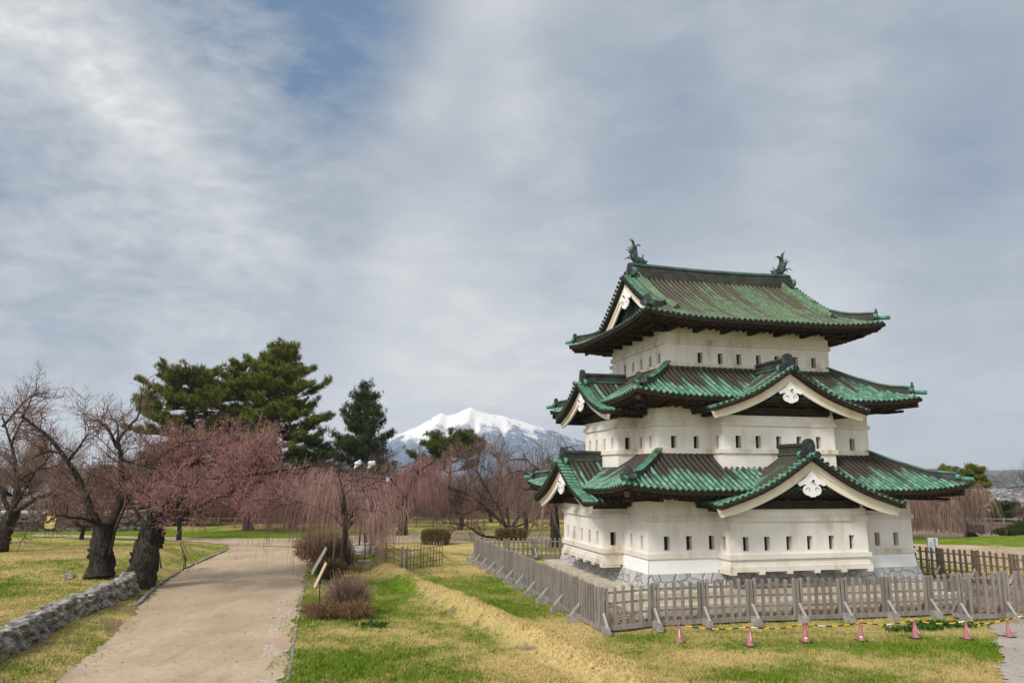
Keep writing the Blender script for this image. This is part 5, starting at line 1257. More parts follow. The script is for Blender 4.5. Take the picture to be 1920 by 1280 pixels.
def curve_from(p0, d0, L, K, bend, wig):
    """N curved shoots: start points, directions, lengths; bend = (N,3) added direction along the run"""
    N = len(p0); t = np.linspace(0, 1, K)[None, :, None]
    dirs = unit(d0[:, None] + bend[:, None] * t + wig * rng.standard_normal((N, K, 3)) * np.minimum(1, t * 3))
    stp = dirs[:, :-1] * (L / (K - 1))[:, None, None]
    return np.concatenate([p0[:, None], p0[:, None] + np.cumsum(stp, 1)], 1)
def pick(P, Rr, n, lo, hi):
    """n random points along the shoots P (N,K,3): position, tangent, radius"""
    N, K, _ = P.shape; L = np.linalg.norm(P[:, -1] - P[:, 0], axis=1) + .01
    i = rng.choice(N, n, p=L / L.sum()); t = (lo + (hi - lo) * rng.random(n)) * (K - 1); a = np.minimum(t.astype(int), K - 2); f = (t - a)[:, None]
    pos = P[i, a] * (1 - f) + P[i, a + 1] * f; tan = unit(P[i, a + 1] - P[i, a]); r = Rr[i, a] * (1 - f[:, 0]) + Rr[i, a + 1] * f[:, 0]
    return pos, tan, r
def side_dir(tan, spread, up):
    n = len(tan); r = unit(np.cross(tan, rng.standard_normal((n, 3)))); return unit(tan * (1 - spread) + r * spread + np.array([0, 0, up]))
def buds(mb, P, n, size, kcol=1.0):
    pos, tan, _ = pick(P, np.ones(P.shape[:2]), n, .15, 1.0)
    s = size * (.7 + .6 * rng.random(n))[:, None]; a = unit(rng.standard_normal((n, 3))); b = unit(np.cross(a, tan)); c = np.cross(a, b)
    q = np.stack([pos + a * s, pos - .5 * a * s + .87 * b * s, pos - .5 * a * s - .87 * b * s, pos + c * s * 1.3], 1).reshape(-1, 3)
    F = (np.arange(n)[:, None, None] * 4 + np.array([[0, 1, 2], [0, 1, 3], [1, 2, 3], [2, 0, 3]])[None]).reshape(-1, 3); mb.add(q, F, 0, False, k=kcol)
def poly_curve(pts, K, r0, r1, pw=1.0, wig=.0):
    pts = np.asarray(pts, float); s = np.concatenate([[0], np.cumsum(np.linalg.norm(np.diff(pts, axis=0), axis=1))]); t = np.linspace(0, s[-1], K)
    P = np.column_stack([np.interp(t, s, pts[:, i]) for i in range(3)])
    for _ in range(2): P[1:-1] = (P[:-2] + 2 * P[1:-1] + P[2:]) / 4
    P[1:] += rng.normal(0, wig, (K - 1, 3)); u = np.linspace(0, 1, K); return P, r0 + (r1 - r0) * u ** pw
def gnarl(mb, P, Rr, sides, amp):
    """thick old trunk: lumpy, ribbed tube"""
    n0 = len(mb.V); mb.tube(P, Rr, sides); V = mb.V[-1]; K = len(P)
    for i in range(K):
        c = P[i]; q = V[i * sides:(i + 1) * sides] - c; th = np.arange(sides) * 2 * np.pi / sides
        f = 1 + amp * (np.sin(th * 5 + i * .55) * .5 + np.sin(th * 3 - i * .8 + 1) * .6 + .4 * np.sin(th * 9 + i * 1.3)); V[i * sides:(i + 1) * sides] = c + q * f[:, None]
def cherry(label, loc, rz, trunk_pts, tr, limbs, n_br, n_tw, n_sp, size, mat, name='cherry_tree', group=None, bud=.02, nbud=0, up=.25, lim_r=(.13, .03), sprig=.75, tw_r=.016, droop=0.0, cat='cherry tree', n_auto=0, amp=.13):
    t = thing(name, loc, rz, label, cat, group)
    mb = MB()
    P, Rr = poly_curve(trunk_pts, 14, tr * 1.0, tr * .72, 1, .02 * tr)
    Rr = Rr * (1 + .16 * np.exp(-np.linspace(0, 1, 14) * 6)); gnarl(mb, P, Rr, 18, amp)
    top = np.asarray(trunk_pts[-1], float)
    if amp > .1:
        for _ in range(5):
            a = rng.random() * 6.28; c = P[rng.integers(4, 12)]; mb.add(BV * tr * (.32 + .2 * rng.random()) * (1 + .2 * np.sin(BV @ np.array([5, 4, 6.])))[:, None] + c + np.array([math.cos(a), math.sin(a), 0]) * tr * .52, BF, 0, True)
    LP, LR = [], []
    for pts, r0 in limbs:
        q, r = poly_curve(pts, 12, r0 * 1.1, r0 * .30, .9, .02); LP.append(q); LR.append(r)
    if n_auto:
        for i in range(n_auto):
            a = 6.283 * (i + rng.random() * .6) / n_auto; el = .25 + .75 * rng.random(); L = size * (.75 + .45 * rng.random())
            d = np.array([[math.cos(a) * math.cos(el), math.sin(a) * math.cos(el), math.sin(el)]]); q = curve_from(top[None] - (0, 0, .1), d, np.array([L]), 12, np.array([[0, 0, up]]), .22)[0]; LP.append(q); LR.append(np.linspace(lim_r[0], lim_r[0] * .2, 12))
    for q, r in zip(LP, LR): mb.tube(q, r, 8)
    LP = np.array(LP); LR = np.array(LR)
    p, tg, r = pick(LP, LR, n_br, .22, 1.0); d = side_dir(tg, .62, up); L = size * (.28 + .30 * rng.random(n_br))
    B = curve_from(p, d, L, 8, np.tile([0, 0, up * .6 - droop], (n_br, 1)), .16); BR = np.minimum(r * .7, lim_r[1])[:, None] * np.linspace(1, .28, 8)[None]; mb.tubes(B, BR, 5)
    mb.build('trunk', BARK, t)
    mb = MB()
    p, tg, r = pick(B, BR, n_tw, .12, 1.0); d = side_dir(tg, .6, up * .8); L = size * (.14 + .16 * rng.random(n_tw))
    T = curve_from(p, d, L, 6, np.tile([0, 0, up * .5 - droop], (n_tw, 1)), .14); mb.tubes(T, tw_r * np.linspace(1, .5, 6)[None] * np.ones((n_tw, 1)), 4, smooth=False, k=0)
    A = np.concatenate([T, B[:, ::1][:, [0, 1, 3, 4, 6, 7]]])
    p, tg, r = pick(A, np.ones(A.shape[:2]), n_sp, .1, 1.0); d = side_dir(tg, .55, up); L = sprig * (.35 + .9 * rng.random(n_sp))
    S = curve_from(p, d, L, 4, np.tile([0, 0, up * .5 - droop * 1.3], (n_sp, 1)), .10); mb.tubes(S, tw_r * .55 * np.linspace(1, .6, 4)[None] * np.ones((n_sp, 1)), 3, smooth=False, k=np.repeat(rng.random((n_sp, 1)) * .7, 4, 1))
    if nbud: buds(mb, S, nbud, bud)
    mb.build('twigs', mat, t); return t
def local(loc, px): return [np.asarray(q, float) - np.asarray(loc, float) for q in px]
def weeping(label, loc, rz, h, spread, n_arch, n_str, slen, mat, tr=.28, lean=(0, 0), group=None, bud=0, low=.6, name='weeping_cherry'):
    t = thing(name, loc, rz, label, 'weeping cherry', group)
    mb = MB(); pts = [(0, 0, -.1), (lean[0] * .3, lean[1] * .3, h * .28), (lean[0], lean[1], h * .55)]
    P, Rr = poly_curve(pts, 12, tr, tr * .62, 1, .02); Rr = Rr * (1 + .5 * np.exp(-np.linspace(0, 1, 12) * 8)); gnarl(mb, P, Rr, 14, .10)
    top = np.array(pts[-1]); a = 6.283 * (np.arange(n_arch) + rng.random(n_arch) * .7) / n_arch; el = .55 + .75 * rng.random(n_arch)
    d = np.column_stack([np.cos(a) * np.cos(el), np.sin(a) * np.cos(el), np.sin(el)]); L = spread * (.95 + .55 * rng.random(n_arch))
    st = top[None] - np.column_stack([0 * a, 0 * a, h * .18 * rng.random(n_arch)])
    A = curve_from(st, d, L, 12, np.column_stack([np.cos(a) * .35, np.sin(a) * .35, -1.15 + 0 * a]), .16)
    # keep arch tops at the tree's height
    hi = A[..., 2].max(); A[..., 2] = np.where(A[..., 2] > top[2], top[2] + (A[..., 2] - top[2]) * (h - top[2]) / (hi - top[2]), A[..., 2]); AR = (tr * .36) * np.linspace(1, .14, 12)[None] * np.ones((n_arch, 1)); mb.tubes(A, AR, 7)
    n2 = n_arch * 7; p, tg, r = pick(A, AR, n2, .2, .95); d = side_dir(tg, .65, .45); B = curve_from(p, d, spread * (.25 + .35 * rng.random(n2)), 8, np.tile([0, 0, -1.3], (n2, 1)), .14); BR = np.minimum(r * .6, .035)[:, None] * np.linspace(1, .3, 8)[None]; mb.tubes(B, BR, 5)
    mb.build('trunk', BARK, t)
    mb = MB(); C = np.concatenate([A[:, [2, 4, 6, 7, 8, 9, 10, 11]], B])
    p, tg, r = pick(C, np.ones(C.shape[:2]), n_str, .1, 1.0); d = side_dir(tg, .5, .1); L = slen * (.3 + .9 * rng.random(n_str)); L = np.minimum(L, np.maximum(.25, p[:, 2] - low * (.25 + .75 * rng.random(n_str))))
    K = 8; tt = np.linspace(0, 1, K)[None, :, None]; out = unit(d * np.array([1, 1, 0])); wv = rng.standard_normal((n_str, 1, 3)) * np.array([.16, .16, 0])
    bend = .22 + .25 * rng.random((n_str, 1, 1))
    S = p[:, None] + d[:, None] * (L[:, None, None] * bend * (1 - (1 - tt) ** 2)) + np.array([0, 0, -1.]) * (L[:, None, None] * tt ** 1.5) + wv * tt * L[:, None, None] * .5
    mb.tubes(S, .0085 * np.linspace(1.15, .7, K)[None] * np.ones((n_str, 1)), 3, smooth=False, k=np.repeat(rng.random((n_str, 1)), K, 1))
    n3 = n_str; p, tg, r = pick(S, np.ones(S.shape[:2]), n3, .05, .8); d = side_dir(tg, .6, .0); S2 = curve_from(p, d, .25 + .5 * rng.random(n3), 4, np.tile([0, 0, -.9], (n3, 1)), .1); mb.tubes(S2, np.full((n3, 4), .0065), 3, smooth=False, k=np.repeat(rng.random((n3, 1)), 4, 1))
    if bud: buds(mb, S, bud, .019)
    mb.build('twigs', mat, t); return t
def tufts(mb, C, axis, nn, ln, wd, k):
    """needle tufts: nn thin blades fanning out from every centre C around its axis"""
    n = len(C); d = unit(axis[:, None] * .75 + rng.standard_normal((n, nn, 3)) * .62); L = ln * (.7 + .6 * rng.random((n, nn, 1)))
    s = unit(np.cross(d, rng.standard_normal((n, nn, 3)))) * wd; b = np.repeat(C[:, None], nn, 1) - d * L * .2
    V = np.stack([b - s * .55, b + s * .55, b + d * L * .7 + s * .5, b + d * L], 2).reshape(-1, 3)
    F = (np.arange(n * nn)[:, None] * 4 + np.array([[0, 1, 2, 3]])); kk = np.repeat(k, nn * 4); kk = np.where(np.arange(len(kk)) % 4 > 1, np.minimum(1, kk + .25), kk)
    mb.add(V, F, 0, False, k=kk)
def pine(label, loc, rz, h, trunk_top, whorls, mat, group=None, shoots=26, tuft=(9, .42, .035), tr=.4, name='pine_tree', sub=6, candle=.7, flat=.45, trunk_pts=None, bare=0.0):
    """whorls = list of (z, branch length, number, elevation)"""
    t = thing(name, loc, rz, label, 'pine tree', group)
    mb = MB(); tp = trunk_pts or [(0, 0, -.1), (trunk_top[0] * .4, trunk_top[1] * .4, h * .4), (*trunk_top, h * .97)]
    P, Rr = poly_curve(tp, 16, tr, .05, .9, .03); mb.tube(P, Rr * (1 + .4 * np.exp(-np.linspace(0, 1, 16) * 9)), 10)
    LP, LR = [], []
    for z, L, n, el in whorls:
        f = np.clip((z - P[0, 2]) / (P[-1, 2] - P[0, 2]), 0, 1) * 15; i = int(min(f, 14)); c = P[i] + (P[i + 1] - P[i]) * (f - i)
        a0 = rng.random() * 6.28
        for j in range(n):
            a = a0 + 6.283 * (j + rng.random() * .5) / n; LL = L * (.72 + .45 * rng.random()); e = el + rng.normal(0, .12)
            d = np.array([[math.cos(a) * math.cos(e), math.sin(a) * math.cos(e), math.sin(e)]])
            q = curve_from(c[None] + (0, 0, rng.normal(0, .25)), d, np.array([LL]), 9, np.array([[0, 0, .25]]), .13)[0]; LP.append(q); LR.append(np.linspace(max(.03, LL * .022), .018, 9))
    LP, LR = np.array(LP), np.array(LR); mb.tubes(LP, LR, 5)
    nb = len(LP) * sub; p, tg, r = pick(LP, LR, nb, .12 + bare, 1.0); r_ = unit(np.cross(tg, [0, 0, 1.])) * np.where(rng.random((nb, 1)) < .5, 1, -1)
    d = unit(tg * .65 + r_ * .75 + rng.normal(0, .18, (nb, 3)) + np.array([0, 0, .18])); Lb = np.mean([w[1] for w in whorls]) * (.16 + .26 * rng.random(nb)); B = curve_from(p, d, Lb, 6, np.tile([0, 0, .35], (nb, 1)), .1); mb.tubes(B, np.linspace(.022, .012, 6)[None] * np.ones((nb, 1)), 3)
    mb.build('trunk', PBARK, t)
    mb = MB(); A = np.concatenate([B, LP[:, [3, 4, 5, 6, 7, 8]]]); ns = len(A) * shoots * 5 // 4
    p, tg, r = pick(A, np.ones(A.shape[:2]), ns, .25, 1.0); ax = unit(tg * (1 - candle) + np.array([0, 0, candle]) + rng.normal(0, .28, (ns, 3)))
    C = p + ax * .12 + rng.normal(0, .24, (ns, 3)) * np.array([1, 1, flat])
    tufts(mb, C, ax, tuft[0], tuft[1], tuft[2], rng.random(ns))
    # upright shoots at the tips
    tip = A[:, -1]; nt = len(tip); 
    for q in range(2): tufts(mb, tip + np.array([0, 0, .22 * q]) + rng.normal(0, .05, (nt, 3)), np.tile([0, 0, 1.], (nt, 1)) + rng.normal(0, .2, (nt, 3)), tuft[0], tuft[1] * .8, tuft[2], .3 + .7 * rng.random(nt))
    mb.build('needles', mat, t); return t
def onground(x, y): return np.array([x, y, float(height(x, y))])

# --- old cherries in the raised lawn, left
lA = gnd(187, 1076, .72); lA[2] = height(lA[0], lA[1])
A_ = lambda *q: local(lA, [at(x, y, lA[1] + dy) for x, y, dy in q])
cherry('old cherry with a short thick stump-like trunk and a dark limb slanting up left', lA, 0, A_((187, 1082, 0), (190, 1040, .1), (193, 1010, 0), (192, 982, 0)), .62,
       [(A_((186, 990, .1), (165, 940, -.2), (146, 890, -.5), (116, 850, -.8), (95, 820, -1), (70, 795, -1.3), (40, 780, -1.6)), .20), (A_((205, 985, 0), (224, 950, .4), (229, 900, .5), (226, 850, .4), (221, 820, .4)), .24),
        (A_((222, 840, .4), (200, 800, .2), (180, 785, 0), (160, 790, -.4)), .10), (A_((222, 825, .4), (240, 800, .8), (262, 780, 1.4), (262, 745, 1.7)), .09), (A_((226, 860, .4), (262, 872, -.6), (300, 872, -1.6)), .09), (A_((222, 825, .4), (222, 795, 1), (205, 775, 1.5)), .07),
        (A_((130, 862, -.6), (150, 835, -1.4), (168, 810, -2)), .08), (A_((118, 850, -.8), (85, 845, .2), (60, 860, .8)), .08), (A_((195, 985, 0), (150, 970, -1.5), (105, 965, -2.8)), .10), (A_((205, 1040, -.5), (218, 985, -.8), (245, 930, -1.4), (268, 905, -2)), .07), (A_((190, 985, .3), (160, 950, 2), (140, 900, 3)), .1)],
       80, 460, 1900, 3.4, TW_GREY, bud=.026, nbud=5500, up=.22, sprig=.7, tw_r=.014)
lB = gnd(268, 1083, .55); lB[2] = height(lB[0], lB[1])
B_ = lambda *q: local(lB, [at(x, y, lB[1] + dy) for x, y, dy in q])
cherry('old cherry with a twisted leaning trunk under a dense pink spreading crown', lB, 0, B_((262, 1090, 0), (270, 1055, 0), (280, 1015, .1), (284, 985, .1)), .70,
       [(B_((292, 990, 0), (330, 950, -.4), (365, 900, -.7), (400, 868, -1), (445, 850, -1.5), (500, 850, -2)), .20), (B_((290, 985, .2), (320, 930, 1.0), (345, 880, 1.6), (370, 840, 2)), .17), (B_((282, 985, .2), (275, 930, .8), (285, 880, 1.2), (310, 840, 1.4)), .16), (B_((275, 985, .1), (245, 945, .5), (225, 905, 1)), .11),
        (B_((298, 985, -.2), (350, 960, -1.5), (400, 935, -2.6), (450, 915, -3.2)), .12), (B_((300, 985, .5), (360, 950, 2.2), (430, 920, 3.2), (500, 900, 3.8)), .15), (B_((365, 900, -.7), (420, 895, -1.8), (480, 890, -2.6), (540, 880, -3.2)), .11), (B_((345, 880, 1.6), (400, 840, 2.4), (455, 822, 2.9)), .1), (B_((285, 980, -.3), (315, 940, -1.8), (350, 910, -3.0)), .11), (B_((310, 850, 1.4), (345, 828, 1.2), (395, 822, .8)), .08)],
       150, 1500, 8500, 3.6, TW_PINK, bud=.028, nbud=20000, up=.14, sprig=.6, tw_r=.013, droop=.05)
lC = np.array([-33.2, 50.2, 0.]); lC[2] = height(lC[0], lC[1])
C_ = lambda *q: local(lC, [at(x, y, lC[1] + dy) for x, y, dy in q])
cherry('old dark cherry at the left edge with a leaning trunk and long low branches', lC, 0, C_((-14, 1062, 0), (0, 1020, 0), (12, 985, 0), (26, 955, 0)), .55,
       [(C_((25, 960, 0), (50, 945, -.3), (80, 925, -.6), (115, 930, -1), (150, 900, -1.5)), .17), (C_((22, 965, 0), (35, 900, .6), (20, 830, .9), (5, 780, 1)), .18), (C_((20, 960, 0), (-10, 900, 1), (-30, 850, 1.5)), .16), (C_((25, 955, 0), (60, 890, -1.2), (100, 850, -2)), .12), (C_((22, 830, .9), (45, 780, .2), (58, 745, 0), (70, 730, 0)), .09), (C_((5, 800, .9), (30, 770, 1.4), (60, 740, 1.7), (90, 735, 1.9)), .10), (C_((30, 985, -.4), (75, 985, -2), (110, 965, -3)), .09), (C_((35, 900, .6), (70, 880, 1.6), (120, 870, 2.4)), .1)],
       100, 600, 2500, 3.6, TW_GREY, bud=.026, nbud=6500, up=.2, sprig=.7, tw_r=.014)
# --- weeping cherries
wl_ = onground(-10.0, 45.9)
weeping('tall weeping cherry with a forked grey trunk beside the white tilted board', wl_, .4, 6.3, 3.7, 11, 1500, 2.6, TW_WEEP, tr=.24, lean=(.1, .3), bud=6000, low=2.6, group='weeping cherries')
w = weeping('rosy weeping cherry on a small mound right of the street lantern', onground(-10.0, 70.0), 1.3, 7.0, 5.0, 11, 1900, 2.7, TW_PINK, tr=.42, lean=(.6, 0), bud=12000, low=.9, group='weeping cherries')
def again(src, label, loc, rz, s): c = copy_tree(src); c.location = loc; c.rotation_euler = (0, 0, rz); c.scale = s if hasattr(s, '__len__') else (s, s, s); c['label'] = label; return c
again(w, 'weeping cherry with a pale bare trunk on the green bank behind the path bend', onground(-23.2, 81), 2.2, (.95, .95, .88))
again(w, 'broad weeping cherry in front of the twin dark trunks behind the path bend', onground(-27.6, 80.5), 4.4, (1.2, 1.1, .95))
wr = weeping('grey weeping cherry with a leaning trunk on the oval lawn right of the keep', onground(43.4, 72.2), .2, 5.4, 3.7, 10, 2000, 3.2, TW_BROWN, tr=.42, lean=(-2.6, .2), low=1.0, group='weeping cherries')
wb = weeping('bare weeping cherry propped on poles just left behind the keep', onground(3.6, 63.0), 2.0, 8.2, 4.4, 11, 1500, 2.6, TW_BROWN, tr=.40, lean=(.2, 0), low=1.2, group='weeping cherries')
again(wb, 'thin weeping cherry rising beneath the centre pine before the mountain', onground(-12.4, 86), .6, (1.0, 1.0, .98))
again(wr, 'weeping cherry showing behind the right corner of the keep', onground(34.5, 74.5), 2.5, .95)
# --- spreading cherries in the middle distance
M_ = lambda l, *q: local(l, [at(x, y, l[1] + dy) for x, y, dy in q])
lM = onground(-1.0, 70.2)
cherry('low bare cherry with wide arms and a bowed branch touching the picket fence', lM, 0, M_(lM, (948, 1018, 0), (950, 1000, 0), (955, 990, 0)), .34,
       [(M_(lM, (955, 992, 0), (915, 955, .5), (885, 930, 1), (850, 915, 1.4)), .17), (M_(lM, (950, 990, 0), (935, 950, 0), (905, 905, 0), (890, 870, 0)), .13), (M_(lM, (958, 990, 0), (985, 950, .5), (1010, 910, 1), (1030, 880, 1)), .15), (M_(lM, (955, 990, 0), (950, 940, 1), (935, 890, 1), (945, 860, 1)), .13), (M_(lM, (945, 1005, -.5), (905, 1008, -1), (880, 985, -1.4), (830, 978, -1.8)), .12), (M_(lM, (960, 990, 0), (1000, 975, -1), (1040, 955, -2)), .10)],
       100, 900, 4200, 5.2, TW_GREY, bud=.028, nbud=5000, up=.3, sprig=1.0, tw_r=.018, group='spreading cherries')
g1 = cherry('brown leafless cherry left of the low bowed cherry, beneath the centre pine', onground(-5.5, 82), 0, [(0, 0, -.1), (.2, 0, 1.0), (.1, .1, 2.0)], .34, [], 80, 900, 4600, 5.0, TW_GREY, nbud=6000, bud=.03, up=.3, n_auto=8, lim_r=(.16, .04), sprig=1.0, tw_r=.02, group='spreading cherries', amp=.08)
g2 = cherry('brown leafless tree filling the gap between the bowed cherry and the keep', onground(1.5, 80), 0, [(0, 0, -.1), (.1, 0, 1.4), (-.1, .1, 2.6)], .32, [], 90, 1000, 4600, 5.2, TW_BROWN, nbud=3000, bud=.03, up=.42, n_auto=9, lim_r=(.15, .04), sprig=1.1, tw_r=.02, group='spreading cherries', amp=.08)
g1.scale = (.85, .85, .78); g2.scale = (.85, .85, .72)
spots = [(-52, 68, .8, g1, 'bushy brown cherry behind the leaning cherry at the left edge'), (-46, 82, 1.0, g1, 'reddish cherry crown hanging over the stone bridge'), (-41, 88, 1.1, g2, 'brown leafless tree behind the slanting limb of the stump-like cherry'), (-37, 66, .55, g1, 'small cherry on the far lawn between the two old trunks'),
         (-29.5, 68, .7, g2, 'cherry on a short trunk at the lawn corner where the path forks'), (-31, 92, 1.2, g1, 'dusky cherry standing under the tall pine'), (-19.5, 93, 1.15, g2, 'brown thicket tree right of the tall pine trunk'), (-14.5, 94, .8, g1, 'reddish crown behind the two floodlights'),
         (-2.5, 95, .72, g1, 'far reddish cherry under the mountain slope'), (5, 92, .82, g2, 'tall brown tree half hidden by the keep roof corner'), (-57, 88, 1.2, g2, 'tall brown tree crown beyond the bridge railing at far left'), (55, 96, .5, g1, 'reddish cherry crown beyond the rail fence at right'), (64, 92, .55, g1, 'brown cherry entering from the right edge above the rail fence'), (59, 99, .45, g2, 'low brown shrubby tree behind the right rail fence'), (39.5, 92, .55, g2, 'brown tree mass behind the leaning pine at right'), (-64, 76, 1.1, g1, 'cherry crown spilling in from the left edge far behind')]
for i, (x, y, s, src, lb) in enumerate(spots): again(src, lb, onground(x, y), i * 1.9, (s, s, s * .92))
cherry('thin bare cherry bough leaning in from the right edge below the hills', onground(61.5, 84), 0, [(0, 0, -.1), (-.2, 0, 1.4), (-.4, 0, 2.4)], .26, [([(-.4, 0, 2.3), (-2, 0, 4), (-4.2, 0, 4.9), (-6.5, 0, 4.6)], .11), ([(-.4, 0, 2.3), (.4, 0, 4.4), (.2, .5, 6.6), (-.8, .6, 8.4)], .12), ([(-.4, 0, 2.3), (-1.5, 1, 4.6), (-2.4, 1.2, 6.6)], .09)], 40, 260, 1200, 3.6, TW_GREY, nbud=1500, bud=.03, sprig=.9, tw_r=.018, group='spreading cherries', amp=.08)
# --- pines
pT = pine('tallest dark pine with upright candles on layered spreading boughs', onground(-30.2, 95), 0, 22.6, (.4, 0), [(21.8, 1.3, 5, .85), (20.8, 2.2, 6, .7), (19.7, 3.2, 7, .55), (18.5, 4.0, 7, .45), (17.2, 4.9, 7, .36), (15.8, 5.5, 7, .28), (14.5, 5.6, 6, .22), (13.2, 6.6, 7, .15), (11.4, 7.2, 8, .10), (9.6, 7.4, 8, .04), (7.8, 7.2, 8, 0), (6.0, 6.6, 7, -.05), (4.6, 5.5, 6, -.05)], NEEDLE, tr=.62, shoots=20, tuft=(9, .62, .042), sub=8, group='tall pines')
pT.scale = (.95, .95, .945)
pine('broad flat-topped pine with horizontal pads left of the tallest pine', onground(-38.2, 91), 0, 16.6, (-1.5, 0), [(16.4, 4.0, 7, .3), (15.2, 5.2, 8, .16), (13.6, 6.4, 9, .10), (11.8, 7.0, 9, .05), (10.0, 7.0, 8, 0), (8.2, 6.4, 7, -.04), (6.4, 6.2, 7, -.04)], NEEDLE, tr=.5, shoots=24, tuft=(9, .58, .042), sub=8, flat=.3, group='tall pines')
pine('ragged pine linking the flat-topped pine and the tallest pine', onground(-34.9, 96), 1, 19.0, (.6, 0), [(18.4, 2.6, 6, .5), (17.0, 4.0, 7, .3), (15.2, 5.0, 8, .2), (13.2, 5.6, 8, .12), (11.0, 5.4, 7, .05), (9.0, 5.4, 7, 0), (7.0, 5.2, 6, 0)], NEEDLE, tr=.45, shoots=22, tuft=(9, .58, .042), sub=7, flat=.35, group='tall pines')
pine('narrow dark pine standing left of the snowy mountain', onground(-18.2, 91), .7, 15.9, (.3, 0), [(15.3, .8, 5, .9), (14.4, 1.5, 6, .75), (13.4, 2.0, 6, .65), (12.4, 2.4, 6, .55), (11.4, 2.8, 6, .5), (10.4, 3.0, 6, .42), (9.4, 3.3, 6, .36), (8.4, 3.5, 6, .3), (7.4, 3.6, 6, .25), (6.3, 3.6, 6, .2), (5.2, 3.2, 5, .1)], NEEDLE_D, tr=.3, shoots=10, tuft=(9, .52, .036), sub=6, flat=.8, group='tall pines')
pine('low dark pine filling the gap under the tallest and the narrow pine', onground(-24.4, 93), 2.2, 9.0, (.2, 0), [(8.6, 1.8, 6, .5), (7.2, 3.0, 7, .3), (5.6, 3.8, 8, .15), (4.0, 4.0, 8, .05), (2.6, 3.6, 7, 0)], NEEDLE_D, tr=.3, shoots=17, tuft=(9, .58, .04), sub=6, group='tall pines')
lP = onground(-8.0, 108) + (0, 0, -1.7)
pine('bright green spreading pine with bare forked limbs before the mountain', lP, 0, 12.2, (-.4, 0), [(11.8, 3.2, 6, .35), (10.6, 4.6, 7, .28), (9.3, 5.4, 7, .22), (7.6, 5.0, 3, .30), (4.4, 5.2, 5, .05)], NEEDLE_B, tr=.42, shoots=20, tuft=(9, .60, .045), sub=7, flat=.3, group='tall pines', trunk_pts=[(0, 0, -.3), (.1, 0, 4), (-.9, 0, 7.0), (-.6, 0, 9.4), (-1.2, 0, 12)], bare=.22)
lR = onground(54.9, 91)
pR = pine('leaning pine with two rounded heads rising behind the right corner of the roof', lR, 0, 7.8, (1.6, 0), [(7.5, 1.4, 6, .5), (6.7, 1.8, 6, .35), (5.6, 2.1, 6, .2), (4.4, 1.7, 5, .1)], NEEDLE, tr=.3, shoots=22, tuft=(9, .42, .04), sub=6, trunk_pts=[(2.0, 0, -.3), (2.1, 0, 3), (1.3, 0, 5.2), (1.5, 0, 7.5)], group='tall pines')
pS = pine('small pine head just left of the leaning pine, above the roof tiles', onground(53.0, 92), 0, 7.9, (.2, 0), [(7.5, 1.4, 6, .5), (6.6, 1.9, 6, .35), (5.4, 2.0, 6, .2)], NEEDLE, tr=.25, shoots=22, tuft=(9, .42, .04), sub=6, group='tall pines')
pR.scale = (.72, .72, .80); pS.scale = (.72, .72, .80)
pr = pine('dark bushy pine below the leaning pine by the right rail fence', onground(55.0, 95), 0, 5.2, (.2, 0), [(4.8, 1.4, 6, .5), (3.8, 2.6, 7, .25), (2.6, 3.2, 8, .1), (1.4, 3.2, 8, 0)], NEEDLE_D, tr=.25, shoots=20, tuft=(9, .45, .045), sub=6, group='tall pines')
again(pr, 'dark green pine clump at the far right beneath the reddish crown', onground(63.5, 98), 1.2, .95)
again(pr, 'dark evergreen clump beyond the bridge railing at far left', onground(-49, 92), 2.2, 1.1)
again(pr, 'dark evergreen below the broad flat-topped pine', onground(-38.5, 88), .7, 1.25)
pine('pine tip glimpsed behind the left wall of the top storey', onground(14.2, 98), 0, 19.6, (.1, 0), [(19.0, .9, 5, .6), (17.8, 1.5, 5, .4), (16, 2.0, 5, .2), (13, 2.6, 5, .1)], NEEDLE_D, tr=.3, shoots=16, tuft=(8, .42, .04), sub=5, group='tall pines')
# --- shrubs
def shrub(label, loc, rx, ry, h, n, mat, leaf=0, core=None, up=.5, r=.008, name='shrub', group=None, twig=.35, box=False, cat='shrub'):
    t = thing(name, loc, 0, label, cat, group)
    mb = MB(); k = 16; a = rng.random(k) * 6.28; d = np.column_stack([np.cos(a) * rx * .6, np.sin(a) * ry * .6, np.full(k, h * .8)]); L = np.linalg.norm(d, axis=1)
    S = curve_from(np.column_stack([np.cos(a) * .1, np.sin(a) * .1, 0 * a]), unit(d), L * .9, 7, np.tile([0, 0, .3], (k, 1)), .18); SR = np.linspace(.035, .012, 7)[None] * np.ones((k, 1)); mb.tubes(S, SR, 5)
    mb.build('stems', BARK, t)
    mb = MB(); u = unit(rng.standard_normal((n, 3))); rad = rng.random(n) ** (.25 if box else .45)
    if box: u = u / (np.abs(u) ** 5).sum(1, keepdims=True) ** .2
    p = u * rad[:, None] * np.array([rx, ry, h * .5]) + np.array([0, 0, h * .5]); d = unit(u * np.array([1, 1, .7]) + np.array([0, 0, up]) + rng.normal(0, .5, (n, 3)))
    T = curve_from(p - d * twig * .6, d, twig * (.5 + .8 * rng.random(n)), 4, np.zeros((n, 3)), .2); T[..., 2] = np.maximum(T[..., 2], .02)
    mb.tubes(T, np.full((n, 4), r), 3, smooth=False, k=np.repeat(rng.random((n, 1)), 4, 1))
    if leaf: tufts(mb, T[:, -1], unit(d), 4, leaf, leaf * .33, rng.random(n))
    mb.build('twigs' if not leaf else 'foliage', mat, t); return t
